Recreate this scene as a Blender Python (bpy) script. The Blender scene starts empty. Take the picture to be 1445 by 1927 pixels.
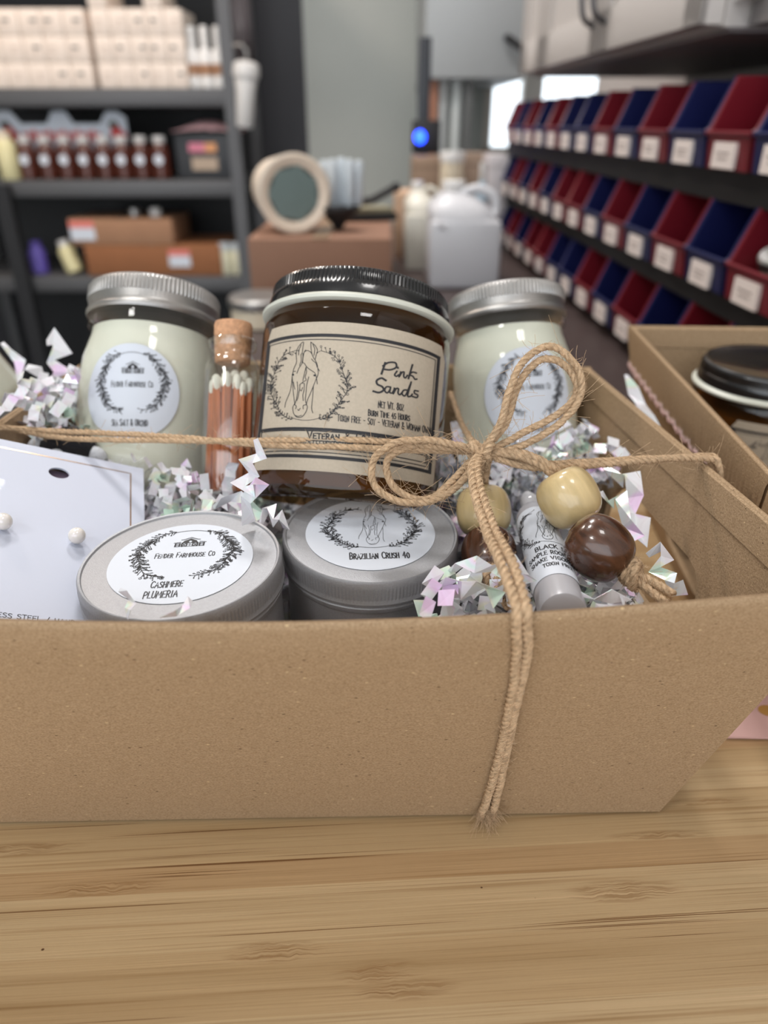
import bpy, math, random
from mathutils import Vector, Matrix, noise
from mathutils.geometry import tessellate_polygon

# ------------------------------------------------------------------ camera, world, lights, exposure
SC = bpy.context.scene
COL = SC.collection
PITCH = math.radians(28.3); CP, SP = math.cos(PITCH), math.sin(PITCH)
CAMZ = 0.215; FPX = 1366.0
cam_d = bpy.data.cameras.new('camera'); cam = bpy.data.objects.new('camera', cam_d); COL.objects.link(cam)
cam.location = (0, 0, CAMZ); cam.rotation_euler = (math.pi/2 - PITCH, 0, 0)
cam_d.sensor_fit = 'VERTICAL'; cam_d.sensor_height = 36.0; cam_d.lens = FPX/1927*36
cam_d.clip_start = 0.01
cam_d.dof.use_dof = True; cam_d.dof.focus_distance = 0.226; cam_d.dof.aperture_fstop = 7.6
SC.camera = cam
SC.view_settings.view_transform = 'Standard'; SC.view_settings.look = 'None'
SC.view_settings.gamma = 1.0; SC.view_settings.exposure = 0.31
world = bpy.data.worlds.new('world'); SC.world = world; world.use_nodes = True
wb = world.node_tree.nodes['Background']; wb.inputs[0].default_value = (0.90, 0.95, 1.0, 1); wb.inputs[1].default_value = 2.1
SC.cycles.max_bounces = 10; SC.cycles.transparent_max_bounces = 24
SC.cycles.caustics_reflective = False; SC.cycles.caustics_refractive = False
SC.cycles.sample_clamp_indirect = 6.0
CEIL = 1.55; FLOOR = -0.92
def area(name, loc, sx, sy, power, col, rot=(0, 0, 0)):
    l = bpy.data.lights.new(name, 'AREA'); l.shape = 'RECTANGLE'; l.size = sx; l.size_y = sy; l.energy = power; l.color = col
    o = bpy.data.objects.new(name, l); COL.objects.link(o); o.location = loc; o.rotation_euler = rot
    return o
LAMPS = [(-0.50, 0.70, 6, (1, .97, .93)), (0.30, -0.10, 3, (1, .97, .94)), (-1.25, 1.72, 15, (1, .84, .72)), (-0.15, 1.45, 13, (1, .97, .95)), (-0.75, -0.7, 5, (1, .98, .95))]
for i, (lx, ly, pw, lc) in enumerate(LAMPS):
    area('ceiling_lamp_light', (lx, ly, CEIL - 0.03), 0.28, 0.28, pw, lc)

# ------------------------------------------------------------------ projection helpers: a pixel and a distance give a real point in the room
def cv(x, y, d): return Vector((x, d*CP + y*SP, -d*SP + y*CP))
def at(px, py, d): return Vector((0, 0, CAMZ)) + cv((px-722.5)/FPX*d, -(py-963.5)/FPX*d, d)
def onplane(px, py, P, n):
    r = at(px, py, 1) - Vector((0, 0, CAMZ)); O = Vector((0, 0, CAMZ))
    return O + r*((P-O).dot(n)/r.dot(n))
def onY(px, py, Y): return onplane(px, py, Vector((0, Y, 0)), Vector((0, 1, 0)))
def onZ(px, py, Z): return onplane(px, py, Vector((0, 0, Z)), Vector((0, 0, 1)))
def frame(P, up, roll=0.0):
    z = up.normalized(); f = cv(0, 0, 1); y = (f - z*f.dot(z)).normalized(); x = y.cross(z)
    m = Matrix((x, y, z)).transposed().to_4x4(); m.translation = P
    return m @ Matrix.Rotation(roll, 4, 'Z')

# ------------------------------------------------------------------ materials
def lin(r, g, b): return tuple((c/255/12.92 if c/255 <= .04045 else ((c/255+.055)/1.055)**2.4) for c in (r, g, b)) + (1,)
MATS = {}
def mat(name, col, rough=.5, metal=0., spec=.5, coat=0., noise_amt=0., noise_scale=60., bump=0., bump_scale=200., sub=0., film=0., stretch=None, coat_rough=.05):
    if name in MATS: return MATS[name]
    m = bpy.data.materials.new(name); m.use_nodes = True; nt = m.node_tree; N = nt.nodes; L = nt.links
    b = N['Principled BSDF']; b.inputs['Base Color'].default_value = col; b.inputs['Roughness'].default_value = rough
    b.inputs['Metallic'].default_value = metal; b.inputs['Specular IOR Level'].default_value = spec
    b.inputs['Coat Weight'].default_value = coat; b.inputs['Coat Roughness'].default_value = coat_rough
    if sub: b.inputs['Subsurface Weight'].default_value = sub; b.inputs['Subsurface Radius'].default_value = (.004, .004, .003); b.inputs['Subsurface Scale'].default_value = 1
    if film: b.inputs['Thin Film Thickness'].default_value = film; b.inputs['Thin Film IOR'].default_value = 1.6
    if noise_amt or bump:
        tc = N.new('ShaderNodeTexCoord'); mp = N.new('ShaderNodeMapping'); L.new(tc.outputs['Object'], mp.inputs[0])
        if stretch: mp.inputs['Scale'].default_value = stretch
    if noise_amt:
        n = N.new('ShaderNodeTexNoise'); n.inputs['Scale'].default_value = noise_scale; n.inputs['Detail'].default_value = 5; L.new(mp.outputs[0], n.inputs[0])
        r = N.new('ShaderNodeValToRGB'); k = noise_amt
        r.color_ramp.elements[0].position = .3; r.color_ramp.elements[1].position = .7
        r.color_ramp.elements[0].color = tuple(c*(1-k) for c in col[:3]) + (1,); r.color_ramp.elements[1].color = tuple(min(1, c*(1+k)) for c in col[:3]) + (1,)
        L.new(n.outputs[0], r.inputs[0]); L.new(r.outputs[0], b.inputs['Base Color'])
    if bump:
        n2 = N.new('ShaderNodeTexNoise'); n2.inputs['Scale'].default_value = bump_scale; n2.inputs['Detail'].default_value = 4; L.new(mp.outputs[0], n2.inputs[0])
        bp = N.new('ShaderNodeBump'); bp.inputs['Strength'].default_value = bump; bp.inputs['Distance'].default_value = .001
        L.new(n2.outputs[0], bp.inputs['Height']); L.new(bp.outputs[0], b.inputs['Normal'])
    MATS[name] = m; return m
def glass(name, tint, gloss=1.0, ior=1.5, edge=.45):
    if name in MATS: return MATS[name]
    m = bpy.data.materials.new(name); m.use_nodes = True; nt = m.node_tree; N = nt.nodes; L = nt.links
    N.remove(N['Principled BSDF']); o = N['Material Output']
    t = N.new('ShaderNodeBsdfTransparent'); t.inputs[0].default_value = tint
    g = N.new('ShaderNodeBsdfGlossy'); g.inputs['Roughness'].default_value = .03; g.inputs[0].default_value = (gloss, gloss, gloss, 1)
    f = N.new('ShaderNodeFresnel')
    ge = N.new('ShaderNodeNewGeometry'); mr = N.new('ShaderNodeMapRange'); L.new(ge.outputs['Backfacing'], mr.inputs[0]); mr.inputs[3].default_value = ior; mr.inputs[4].default_value = 1/ior; L.new(mr.outputs[0], f.inputs[0])
    x = N.new('ShaderNodeMixShader'); L.new(f.outputs[0], x.inputs[0]); L.new(t.outputs[0], x.inputs[1]); L.new(g.outputs[0], x.inputs[2]); L.new(x.outputs[0], o.inputs[0])
    lw = N.new('ShaderNodeLayerWeight'); lw.inputs[0].default_value = .5; cr = N.new('ShaderNodeValToRGB'); L.new(lw.outputs['Facing'], cr.inputs[0])
    e = cr.color_ramp.elements; e[0].position = .72; e[0].color = tint; e[1].position = 1.0; e[1].color = (tint[0]*edge, tint[1]*edge*1.04, tint[2]*edge, 1); L.new(cr.outputs[0], t.inputs[0])
    MATS[name] = m; return m
def emit(name, col, s):
    m = bpy.data.materials.new(name); m.use_nodes = True; b = m.node_tree.nodes['Principled BSDF']
    b.inputs['Base Color'].default_value = col; b.inputs['Emission Color'].default_value = col; b.inputs['Emission Strength'].default_value = s
    MATS[name] = m; return m

def kraft_mat():
    m = bpy.data.materials.new('kraft_board'); m.use_nodes = True; nt = m.node_tree; N = nt.nodes; L = nt.links
    b = N['Principled BSDF']; b.inputs['Roughness'].default_value = .75; b.inputs['Specular IOR Level'].default_value = .35
    tc = N.new('ShaderNodeTexCoord')
    def nz(scale, det, st=(1, 1, 1)):
        mp = N.new('ShaderNodeMapping'); mp.inputs['Scale'].default_value = st; L.new(tc.outputs['Object'], mp.inputs[0])
        n = N.new('ShaderNodeTexNoise'); n.inputs['Scale'].default_value = scale; n.inputs['Detail'].default_value = det; L.new(mp.outputs[0], n.inputs[0]); return n
    base = N.new('ShaderNodeValToRGB'); L.new(nz(1500, 6, (1, 1, 1.7)).outputs[0], base.inputs[0])
    e = base.color_ramp.elements; e[0].position = .30; e[0].color = lin(140, 115, 86); e[1].position = .7; e[1].color = lin(178, 152, 121)
    big = N.new('ShaderNodeValToRGB'); L.new(nz(14, 3).outputs[0], big.inputs[0]); big.color_ramp.elements[0].color = (.93, .92, .9, 1); big.color_ramp.elements[1].color = (1, 1, 1, 1)
    mx = N.new('ShaderNodeMix'); mx.data_type = 'RGBA'; mx.blend_type = 'MULTIPLY'; mx.inputs[0].default_value = 1; L.new(base.outputs[0], mx.inputs[6]); L.new(big.outputs[0], mx.inputs[7])
    vo = N.new('ShaderNodeTexVoronoi'); vo.inputs['Scale'].default_value = 300; vm = N.new('ShaderNodeMapping'); vm.inputs['Rotation'].default_value = (.3, .5, .2); vm.inputs['Scale'].default_value = (.6, 1, 1.5); L.new(tc.outputs['Object'], vm.inputs[0]); L.new(vm.outputs[0], vo.inputs['Vector'])
    r2 = N.new('ShaderNodeValToRGB'); L.new(vo.outputs['Distance'], r2.inputs[0]); r2.color_ramp.elements[0].position = .07; r2.color_ramp.elements[0].color = (1, 1, 1, 1); r2.color_ramp.elements[1].position = .11; r2.color_ramp.elements[1].color = (0, 0, 0, 1)
    sel = N.new('ShaderNodeSeparateColor'); L.new(vo.outputs['Color'], sel.inputs[0])
    lt = N.new('ShaderNodeMath'); lt.operation = 'GREATER_THAN'; lt.inputs[1].default_value = .35; L.new(sel.outputs[0], lt.inputs[0])
    ml = N.new('ShaderNodeMath'); ml.operation = 'MULTIPLY'; L.new(lt.outputs[0], ml.inputs[0]); L.new(r2.outputs[0], ml.inputs[1])
    sc = N.new('ShaderNodeValToRGB'); sc.color_ramp.interpolation = 'CONSTANT'; L.new(sel.outputs[1], sc.inputs[0]); sc.color_ramp.elements[0].color = lin(78, 55, 36); sc.color_ramp.elements[1].position = .6; sc.color_ramp.elements[1].color = lin(205, 180, 140)
    m2 = N.new('ShaderNodeMix'); m2.data_type = 'RGBA'; L.new(ml.outputs[0], m2.inputs[0]); L.new(mx.outputs[2], m2.inputs[6]); L.new(sc.outputs[0], m2.inputs[7]); L.new(m2.outputs[2], b.inputs['Base Color'])
    bp = N.new('ShaderNodeBump'); bp.inputs['Strength'].default_value = .35; bp.inputs['Distance'].default_value = .0006; L.new(nz(700, 5, (1, 1, 1.8)).outputs[0], bp.inputs['Height']); L.new(bp.outputs[0], b.inputs['Normal'])
    return m
YAW = math.radians(3.4)
TABM = Matrix.Translation((0, .13, 0)) @ Matrix.Rotation(YAW, 4, 'Z')
def bamboo_mat():
    m = bpy.data.materials.new('bamboo'); m.use_nodes = True; nt = m.node_tree; N = nt.nodes; L = nt.links
    b = N['Principled BSDF']; b.inputs['Roughness'].default_value = .42; b.inputs['Specular IOR Level'].default_value = .4
    tc = N.new('ShaderNodeTexCoord')
    def mt(op, a, c=None, d=None):
        q = N.new('ShaderNodeMath'); q.operation = op
        for i, v in enumerate((a, c, d)):
            if v is None: continue
            if isinstance(v, (int, float)): q.inputs[i].default_value = v
            else: L.new(v, q.inputs[i])
        return q.outputs[0]
    sx = N.new('ShaderNodeSeparateXYZ'); L.new(tc.outputs['Object'], sx.inputs[0]); X, Y = sx.outputs[0], sx.outputs[1]
    def vec(x, y, z=0.):
        c = N.new('ShaderNodeCombineXYZ')
        for i, v in enumerate((x, y, z)):
            if isinstance(v, (int, float)): c.inputs[i].default_value = v
            else: L.new(v, c.inputs[i])
        return c.outputs[0]
    def nz(x, y, z=0., det=3, rough=.5):
        n = N.new('ShaderNodeTexNoise'); n.inputs['Scale'].default_value = 1; n.inputs['Detail'].default_value = det; n.inputs['Roughness'].default_value = rough; L.new(vec(x, y, z), n.inputs[0]); return n.outputs[0]
    def rng(v, a, b_, c=0., d=1.):
        q = N.new('ShaderNodeMapRange'); q.interpolation_type = 'SMOOTHSTEP'; L.new(v, q.inputs[0]); q.inputs[1].default_value = a; q.inputs[2].default_value = b_; q.inputs[3].default_value = c; q.inputs[4].default_value = d; return q.outputs[0]
    inv_ = TABM.inverted(); mask = None
    for px, py, rx, ry in ((190, 1672, .026, .0036), (515, 1792, .017, .0042), (715, 1830, .016, .0042), (770, 1862, .017, .0036), (1175, 1676, .022, .0050), (1235, 1572, .020, .0022), (40, 1598, .024, .0030), (1330, 1508, .018, .002), (360, 1400, .02, .004)):
        k = inv_ @ onZ(px, py, 0); dx = mt('DIVIDE', mt('SUBTRACT', X, k.x), rx); dy = mt('DIVIDE', mt('SUBTRACT', Y, k.y), ry)
        d2 = mt('ADD', mt('MULTIPLY', dx, dx), mt('MULTIPLY', dy, dy)); f = rng(d2, 0., 1., 1., 0.); mask = f if mask is None else mt('MAXIMUM', mask, f)
    warp = mt('MULTIPLY', mt('SUBTRACT', nz(mt('MULTIPLY', X, 170), mt('MULTIPLY', Y, 150), 3., 2), .5), mt('MULTIPLY', mask, .0034))
    drift = mt('MULTIPLY', mt('SUBTRACT', nz(mt('MULTIPLY', X, 4), mt('MULTIPLY', Y, 20), 7., 1), .5), .0022)
    Yw = mt('ADD', mt('ADD', Y, warp), drift)
    # glued strips: each with a tone of its own
    sid = mt('FLOOR', mt('MULTIPLY', Y, 104.)); wn = N.new('ShaderNodeTexWhiteNoise'); wn.noise_dimensions = '1D'; L.new(sid, wn.inputs['W'])
    seg = mt('FLOOR', mt('ADD', mt('MULTIPLY', X, 2.2), mt('MULTIPLY', wn.outputs[0], 9.))); wn2 = N.new('ShaderNodeTexWhiteNoise'); wn2.noise_dimensions = '2D'; L.new(vec(sid, 0), wn2.inputs['Vector'])
    tone = N.new('ShaderNodeValToRGB'); L.new(wn2.outputs[0], tone.inputs[0]); e = tone.color_ramp.elements
    e[0].position = 0.; e[0].color = lin(172, 140, 102); e[1].position = 1.; e[1].color = lin(192, 166, 128); e.new(.22).color = lin(182, 153, 114); e.new(.6).color = lin(187, 160, 121)
    def mulc(c, f):   # colour times a grey/warm factor
        q = N.new('ShaderNodeMix'); q.data_type = 'RGBA'; q.blend_type = 'MULTIPLY'; q.inputs[0].default_value = 1; L.new(c, q.inputs[6]); L.new(f, q.inputs[7]); return q.outputs[2]
    def ramp(v, stops):
        q = N.new('ShaderNodeValToRGB'); L.new(v, q.inputs[0]); e = q.color_ramp.elements
        e[0].position, e[0].color = stops[0][0], stops[0][1] + (1,); e[1].position, e[1].color = stops[-1][0], stops[-1][1] + (1,)
        for p, c in stops[1:-1]: e.new(p).color = c + (1,)
        return q.outputs[0]
    c = tone.outputs[0]
    big = nz(mt('MULTIPLY', X, 3.), mt('MULTIPLY', Yw, 60.), 1., 2)
    c = mulc(c, ramp(big, [(.30, (.80, .76, .70)), (.48, (.98, .98, .98)), (.7, (1.05, 1.05, 1.06))]))
    mid = nz(mt('MULTIPLY', X, 5.), mt('MULTIPLY', Yw, 420.), 2., 3); c = mulc(c, ramp(mid, [(.30, (.78, .72, .65)), (.41, (.99, .99, .99)), (.6, (1., 1., 1.)), (.72, (1.07, 1.07, 1.08))]))
    fine = nz(mt('MULTIPLY', X, 12.), mt('MULTIPLY', Yw, 1900.), 5., 3, .6); c = mulc(c, ramp(fine, [(.30, (.78, .73, .66)), (.46, (1., 1., 1.)), (.58, (1., 1., 1.)), (.70, (1.12, 1.12, 1.13))]))
    # sparse crisp dark and light hairlines
    hl = nz(mt('MULTIPLY', X, 6.), mt('MULTIPLY', Yw, 1250.), 9., 1); on = nz(mt('MULTIPLY', X, 7.), mt('MULTIPLY', Y, 45.), 11., 1)
    dk = mt('MULTIPLY', rng(hl, .64, .69), rng(on, .44, .56)); mx = N.new('ShaderNodeMix'); mx.data_type = 'RGBA'; L.new(dk, mx.inputs[0]); L.new(c, mx.inputs[6]); mx.inputs[7].default_value = lin(118, 84, 52); c = mx.outputs[2]
    # knuckle darkening with ripples
    rip = nz(mt('MULTIPLY', X, 60.), mt('MULTIPLY', Yw, 1300.), 13., 1); kd = mt('MULTIPLY', mask, rng(rip, .40, .58, 1., .12)); mx = N.new('ShaderNodeMix'); mx.data_type = 'RGBA'; L.new(mt('MULTIPLY', kd, .62), mx.inputs[0]); L.new(c, mx.inputs[6]); mx.inputs[7].default_value = lin(136, 100, 62); c = mx.outputs[2]
    vo = N.new('ShaderNodeTexVoronoi'); vo.inputs['Scale'].default_value = 1; L.new(vec(mt('MULTIPLY', X, 60.), mt('MULTIPLY', Y, 75.)), vo.inputs['Vector']); sel = N.new('ShaderNodeSeparateColor'); L.new(vo.outputs['Color'], sel.inputs[0])
    dot = mt('MULTIPLY', rng(vo.outputs['Distance'], .02, .035, 1., 0.), mt('GREATER_THAN', sel.outputs[0], .80)); mx = N.new('ShaderNodeMix'); mx.data_type = 'RGBA'; L.new(dot, mx.inputs[0]); L.new(c, mx.inputs[6]); mx.inputs[7].default_value = lin(88, 58, 36); c = mx.outputs[2]
    L.new(c, b.inputs['Base Color'])
    hgt = mt('ADD', mt('MULTIPLY', fine, .4), mt('MULTIPLY', mt('MULTIPLY', rip, mask), 1.2)); bp = N.new('ShaderNodeBump'); bp.inputs['Strength'].default_value = .3; bp.inputs['Distance'].default_value = .0005; L.new(hgt, bp.inputs['Height']); L.new(bp.outputs[0], b.inputs['Normal'])
    return m
def shred_mat():
    m = bpy.data.materials.new('pearly_shred'); m.use_nodes = True; nt = m.node_tree; N = nt.nodes; L = nt.links
    b = N['Principled BSDF']; b.inputs['Roughness'].default_value = .22; b.inputs['Base Color'].default_value = lin(226, 222, 228)
    tc = N.new('ShaderNodeTexCoord'); n = N.new('ShaderNodeTexNoise'); n.inputs['Scale'].default_value = 130; n.inputs['Detail'].default_value = 0; L.new(tc.outputs['Object'], n.inputs[0])
    mr = N.new('ShaderNodeMapRange'); L.new(n.outputs[0], mr.inputs[0]); mr.inputs[1].default_value = .3; mr.inputs[2].default_value = .7; mr.inputs[3].default_value = 350; mr.inputs[4].default_value = 700; L.new(mr.outputs[0], b.inputs['Thin Film Thickness'])
    b.inputs['Thin Film IOR'].default_value = 1.9; b.inputs['Specular IOR Level'].default_value = .8
    r = N.new('ShaderNodeValToRGB'); n2 = N.new('ShaderNodeTexNoise'); n2.inputs['Scale'].default_value = 75; n2.inputs['Detail'].default_value = 0; L.new(tc.outputs['Object'], n2.inputs[0]); L.new(n2.outputs[0], r.inputs[0])
    e = r.color_ramp.elements; e[0].position = .27; e[0].color = lin(226, 200, 232); e[1].position = .74; e[1].color = lin(206, 228, 214)
    for p, c in ((.34, lin(226, 225, 230)), (.64, lin(222, 222, 228)), (.69, lin(224, 224, 206))): e.new(p).color = c
    L.new(r.outputs[0], b.inputs['Base Color'])
    return m
KRAFT = kraft_mat(); BAMBOO = bamboo_mat(); SHRED = shred_mat()
PAPER = mat('label_paper', lin(207, 213, 223), .5, spec=.4)
INK = mat('black_ink', lin(38, 38, 42), .6)
KLABEL = mat('kraft_label', lin(182, 170, 152), .7, noise_amt=.05, noise_scale=900)
WAX = mat('pale_wax', lin(219, 220, 205), .45, spec=.4, noise_amt=.03, noise_scale=40)
WAXC = mat('cream_wax', lin(172, 158, 128), .5)
CLEAR = glass('clear_glass', (.99, .995, .985, 1)); AMBER = glass('amber_glass', (.42, .26, .12, 1)); CELLO = glass('cellophane', (.985, .985, .99, 1), gloss=.35, ior=1.33, edge=1.0)
FROST = mat('frosted_plastic', lin(168, 167, 172), .3, spec=.5)
STEEL = mat('brushed_silver', lin(172, 170, 168), .36, metal=.9, noise_amt=.06, noise_scale=1500, bump=.12, bump_scale=2500)
TINM = mat('matte_tin', lin(158, 159, 163), .42, metal=.35, noise_amt=.07, noise_scale=1800, bump=.15, bump_scale=3000)
BLACKLID = mat('black_lacquer', lin(18, 19, 22), .22, spec=.6, coat=.5)
LINER = mat('white_liner', lin(206, 208, 196), .4)
JUTE = mat('jute', lin(200, 172, 140), .85, noise_amt=.22, noise_scale=700, bump=.5, bump_scale=2200, spec=.2)
BEADL = mat('pale_wood_bead', lin(206, 182, 134), .28, coat=.6, noise_amt=.16, noise_scale=260, stretch=(1, 1, .12), bump=.05, bump_scale=500)
BEADD = mat('dark_wood_bead', lin(74, 44, 27), .25, coat=.7, noise_amt=.55, noise_scale=420, stretch=(1, 1, .12), bump=.08, bump_scale=700)
CORK = mat('cork', lin(196, 148, 112), .8, noise_amt=.22, noise_scale=500, bump=.6, bump_scale=700)
STICK = mat('cedar_stick', lin(192, 114, 74), .6, noise_amt=.2, noise_scale=90, stretch=(9, 9, 1))
MHEAD = mat('match_tip', lin(240, 236, 224), .7)
GOLD = mat('rose_gold_foil', lin(214, 176, 140), .2, metal=1)
PEARL = mat('pearl', lin(236, 232, 226), .12, coat=1, film=350)
CARD = mat('white_card', lin(206, 212, 228), .55)
WHITEP = mat('white_plastic', lin(218, 216, 214), .35)
CREAM = mat('cream_plastic', lin(222, 208, 184), .4)
GREYM = mat('grey_powdercoat', lin(88, 88, 90), .5, metal=.3)
DARK = mat('near_black', lin(26, 26, 29), .6)
CARDB = mat('cardboard', lin(158, 118, 90), .8, noise_amt=.05, noise_scale=30)
CARDB2 = mat('orange_cardboard', lin(142, 92, 58), .8, noise_amt=.05, noise_scale=30)
BLUEB = mat('blue_plastic', lin(22, 27, 72), .35, spec=.3); REDB = mat('red_plastic', lin(108, 22, 34), .35, spec=.3)
RACKB = mat('rack_black', lin(13, 13, 15), .6)
WALLG = mat('grey_paint', lin(168, 171, 166), .7, noise_amt=.02, noise_scale=4)
WALLD = mat('black_paint', lin(40, 40, 45), .6)
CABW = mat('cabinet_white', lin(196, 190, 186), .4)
COUNTER = mat('dark_counter', lin(66, 54, 52), .45, noise_amt=.12, noise_scale=12, stretch=(1, 8, 1))
PINKC = mat('pink_card', lin(206, 166, 160), .6)
BINTAG = mat('bin_tag', lin(226, 214, 208), .5)
BROWNG = mat('brown_bottle', lin(74, 34, 24), .2)
BLACKF = mat('black_plush', lin(28, 28, 34), .95, bump=.8, bump_scale=900); WHITEF = mat('white_plush', lin(222, 226, 232), .95, bump=.8, bump_scale=700)

# ------------------------------------------------------------------ mesh builder
class MB:
    def __init__(s): s.v = []; s.f = []; s.m = []
    def add(s, vs, fs, mi=0, M=None):
        o = len(s.v)
        s.v += [(M @ Vector(v)) if M else Vector(v) for v in vs]
        s.f += [tuple(i+o for i in f) for f in fs]; s.m += [mi]*len(fs); return s
    def box(s, x0, x1, y0, y1, z0, z1, mi=0, M=None, b=0.):
        if b <= 0:
            vs = [(x, y, z) for z in (z0, z1) for y in (y0, y1) for x in (x0, x1)]
            return s.add(vs, [(0, 2, 3, 1), (4, 5, 7, 6), (0, 1, 5, 4), (2, 6, 7, 3), (0, 4, 6, 2), (1, 3, 7, 5)], mi, M)
        import bmesh
        bm = bmesh.new(); bmesh.ops.create_cube(bm, size=1)
        for v in bm.verts: v.co = Vector(((x0+x1)/2+v.co.x*(x1-x0), (y0+y1)/2+v.co.y*(y1-y0), (z0+z1)/2+v.co.z*(z1-z0)))
        bmesh.ops.bevel(bm, geom=bm.edges[:], offset=b, segments=2, profile=.5, affect='EDGES')
        bm.verts.index_update()
        s.add([v.co.copy() for v in bm.verts], [tuple(v.index for v in f.verts) for f in bm.faces], mi, M); bm.free(); return s
    def lathe(s, prof, n=48, mi=0, M=None, rfun=None):
        vs = []; fs = []
        for j, (r, z) in enumerate(prof):
            for i in range(n):
                a = 2*math.pi*i/n; rr = r*(rfun(i, j) if rfun else 1); vs.append((rr*math.cos(a), rr*math.sin(a), z))
        for j in range(len(prof)-1):
            for i in range(n): k = (i+1) % n; fs.append((j*n+i, j*n+k, (j+1)*n+k, (j+1)*n+i))
        if prof[0][0] > 1e-6 and getattr(s, 'cap', True): fs.append(tuple(range(n-1, -1, -1)))
        if prof[-1][0] > 1e-6 and getattr(s, 'cap', True): fs.append(tuple((len(prof)-1)*n+i for i in range(n)))
        return s.add(vs, fs, mi, M)
    def tube(s, pts, r, n=6, mi=0, M=None, taper=None):
        pts = [Vector(p) for p in pts]; vs = []; fs = []
        t = (pts[1]-pts[0]).normalized(); u = t.orthogonal().normalized()
        for i, p in enumerate(pts):
            t = (pts[min(i+1, len(pts)-1)]-pts[max(i-1, 0)]); t = t.normalized() if t.length > 1e-9 else Vector((0, 0, 1))
            u = (u - t*u.dot(t)); u = u.normalized() if u.length > 1e-6 else t.orthogonal().normalized(); w = t.cross(u)
            rr = r if taper is None else r*taper(i/(len(pts)-1))
            for k in range(n): a = 2*math.pi*k/n; vs.append(p + (u*math.cos(a)+w*math.sin(a))*rr)
        for i in range(len(pts)-1):
            for k in range(n): q = (k+1) % n; fs.append((i*n+k, i*n+q, (i+1)*n+q, (i+1)*n+k))
        if n > 3: fs.append(tuple(range(n-1, -1, -1))); fs.append(tuple((len(pts)-1)*n+k for k in range(n)))
        return s.add(vs, fs, mi, M)
    def ball(s, c, rx, ry, rz, n=20, mi=0, M=None):
        prof = [(math.sin(math.pi*j/(n//2)), -math.cos(math.pi*j/(n//2))) for j in range(n//2+1)]
        prof[0] = (1e-5, -1); prof[-1] = (1e-5, 1)
        T = Matrix.Translation(c) @ Matrix.Diagonal((rx, ry, rz, 1)); T = M @ T if M else T
        return s.lathe(prof, n, mi, T)
    def obj(s, name, mats, parent=None, M=None, smooth=True, ang=38):
        me = bpy.data.meshes.new(name); me.from_pydata([tuple(v) for v in s.v], [], s.f)
        for m in (mats if isinstance(mats, (list, tuple)) else [mats]): me.materials.append(m)
        me.polygons.foreach_set('material_index', s.m)
        if smooth:
            me.polygons.foreach_set('use_smooth', [True]*len(s.f)); me.set_sharp_from_angle(angle=math.radians(ang))
        me.update()
        o = bpy.data.objects.new(name, me); COL.objects.link(o)
        if parent: o.parent = parent
        if M: o.matrix_local = M
        return o
def tag(o, label, cat, group=None, kind=None):
    o['label'] = label; o['category'] = cat
    if group: o['group'] = group
    if kind: o['kind'] = kind
    return o
def thing(name, label, cat, M=None, group=None):
    o = bpy.data.objects.new(name, None); COL.objects.link(o); o.empty_display_size = .01
    if M is not None: o.matrix_world = M if isinstance(M, Matrix) else Matrix.Translation(M)
    return tag(o, label, cat, group)
def copy_tree(root, M, label=None, group=None):
    r = root.copy(); COL.objects.link(r); r.matrix_world = M
    if label: r['label'] = label
    if group: r['group'] = group
    for ch in root.children:
        c = ch.copy(); COL.objects.link(c); c.parent = r
        for g in ch.children: d = g.copy(); COL.objects.link(d); d.parent = c
    return r
def struct(o): o['kind'] = 'structure'; return o
def catmull(P, n=8):
    P = [Vector(p) for p in P]
    if len(P) < 3: return [P[0].lerp(P[1], i/n) for i in range(n+1)]
    Q = [P[0]*2-P[1]] + P + [P[-1]*2-P[-2]]; out = []
    for i in range(1, len(Q)-2):
        a, b, c, d = Q[i-1:i+3]
        for k in range(n):
            t = k/n; out.append(.5*((2*b)+(c-a)*t+(2*a-5*b+4*c-d)*t*t+(3*b-a-3*c+d)*t**3))
    return out + [P[-1]]
def resample(P, step):
    out = [P[0].copy()]; acc = 0
    for a, b in zip(P, P[1:]):
        L = (b-a).length
        while L > 1e-9 and acc + L >= step:
            a = a.lerp(b, (step-acc)/L); out.append(a.copy()); L = (b-a).length; acc = 0
        acc += L
    return out

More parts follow.
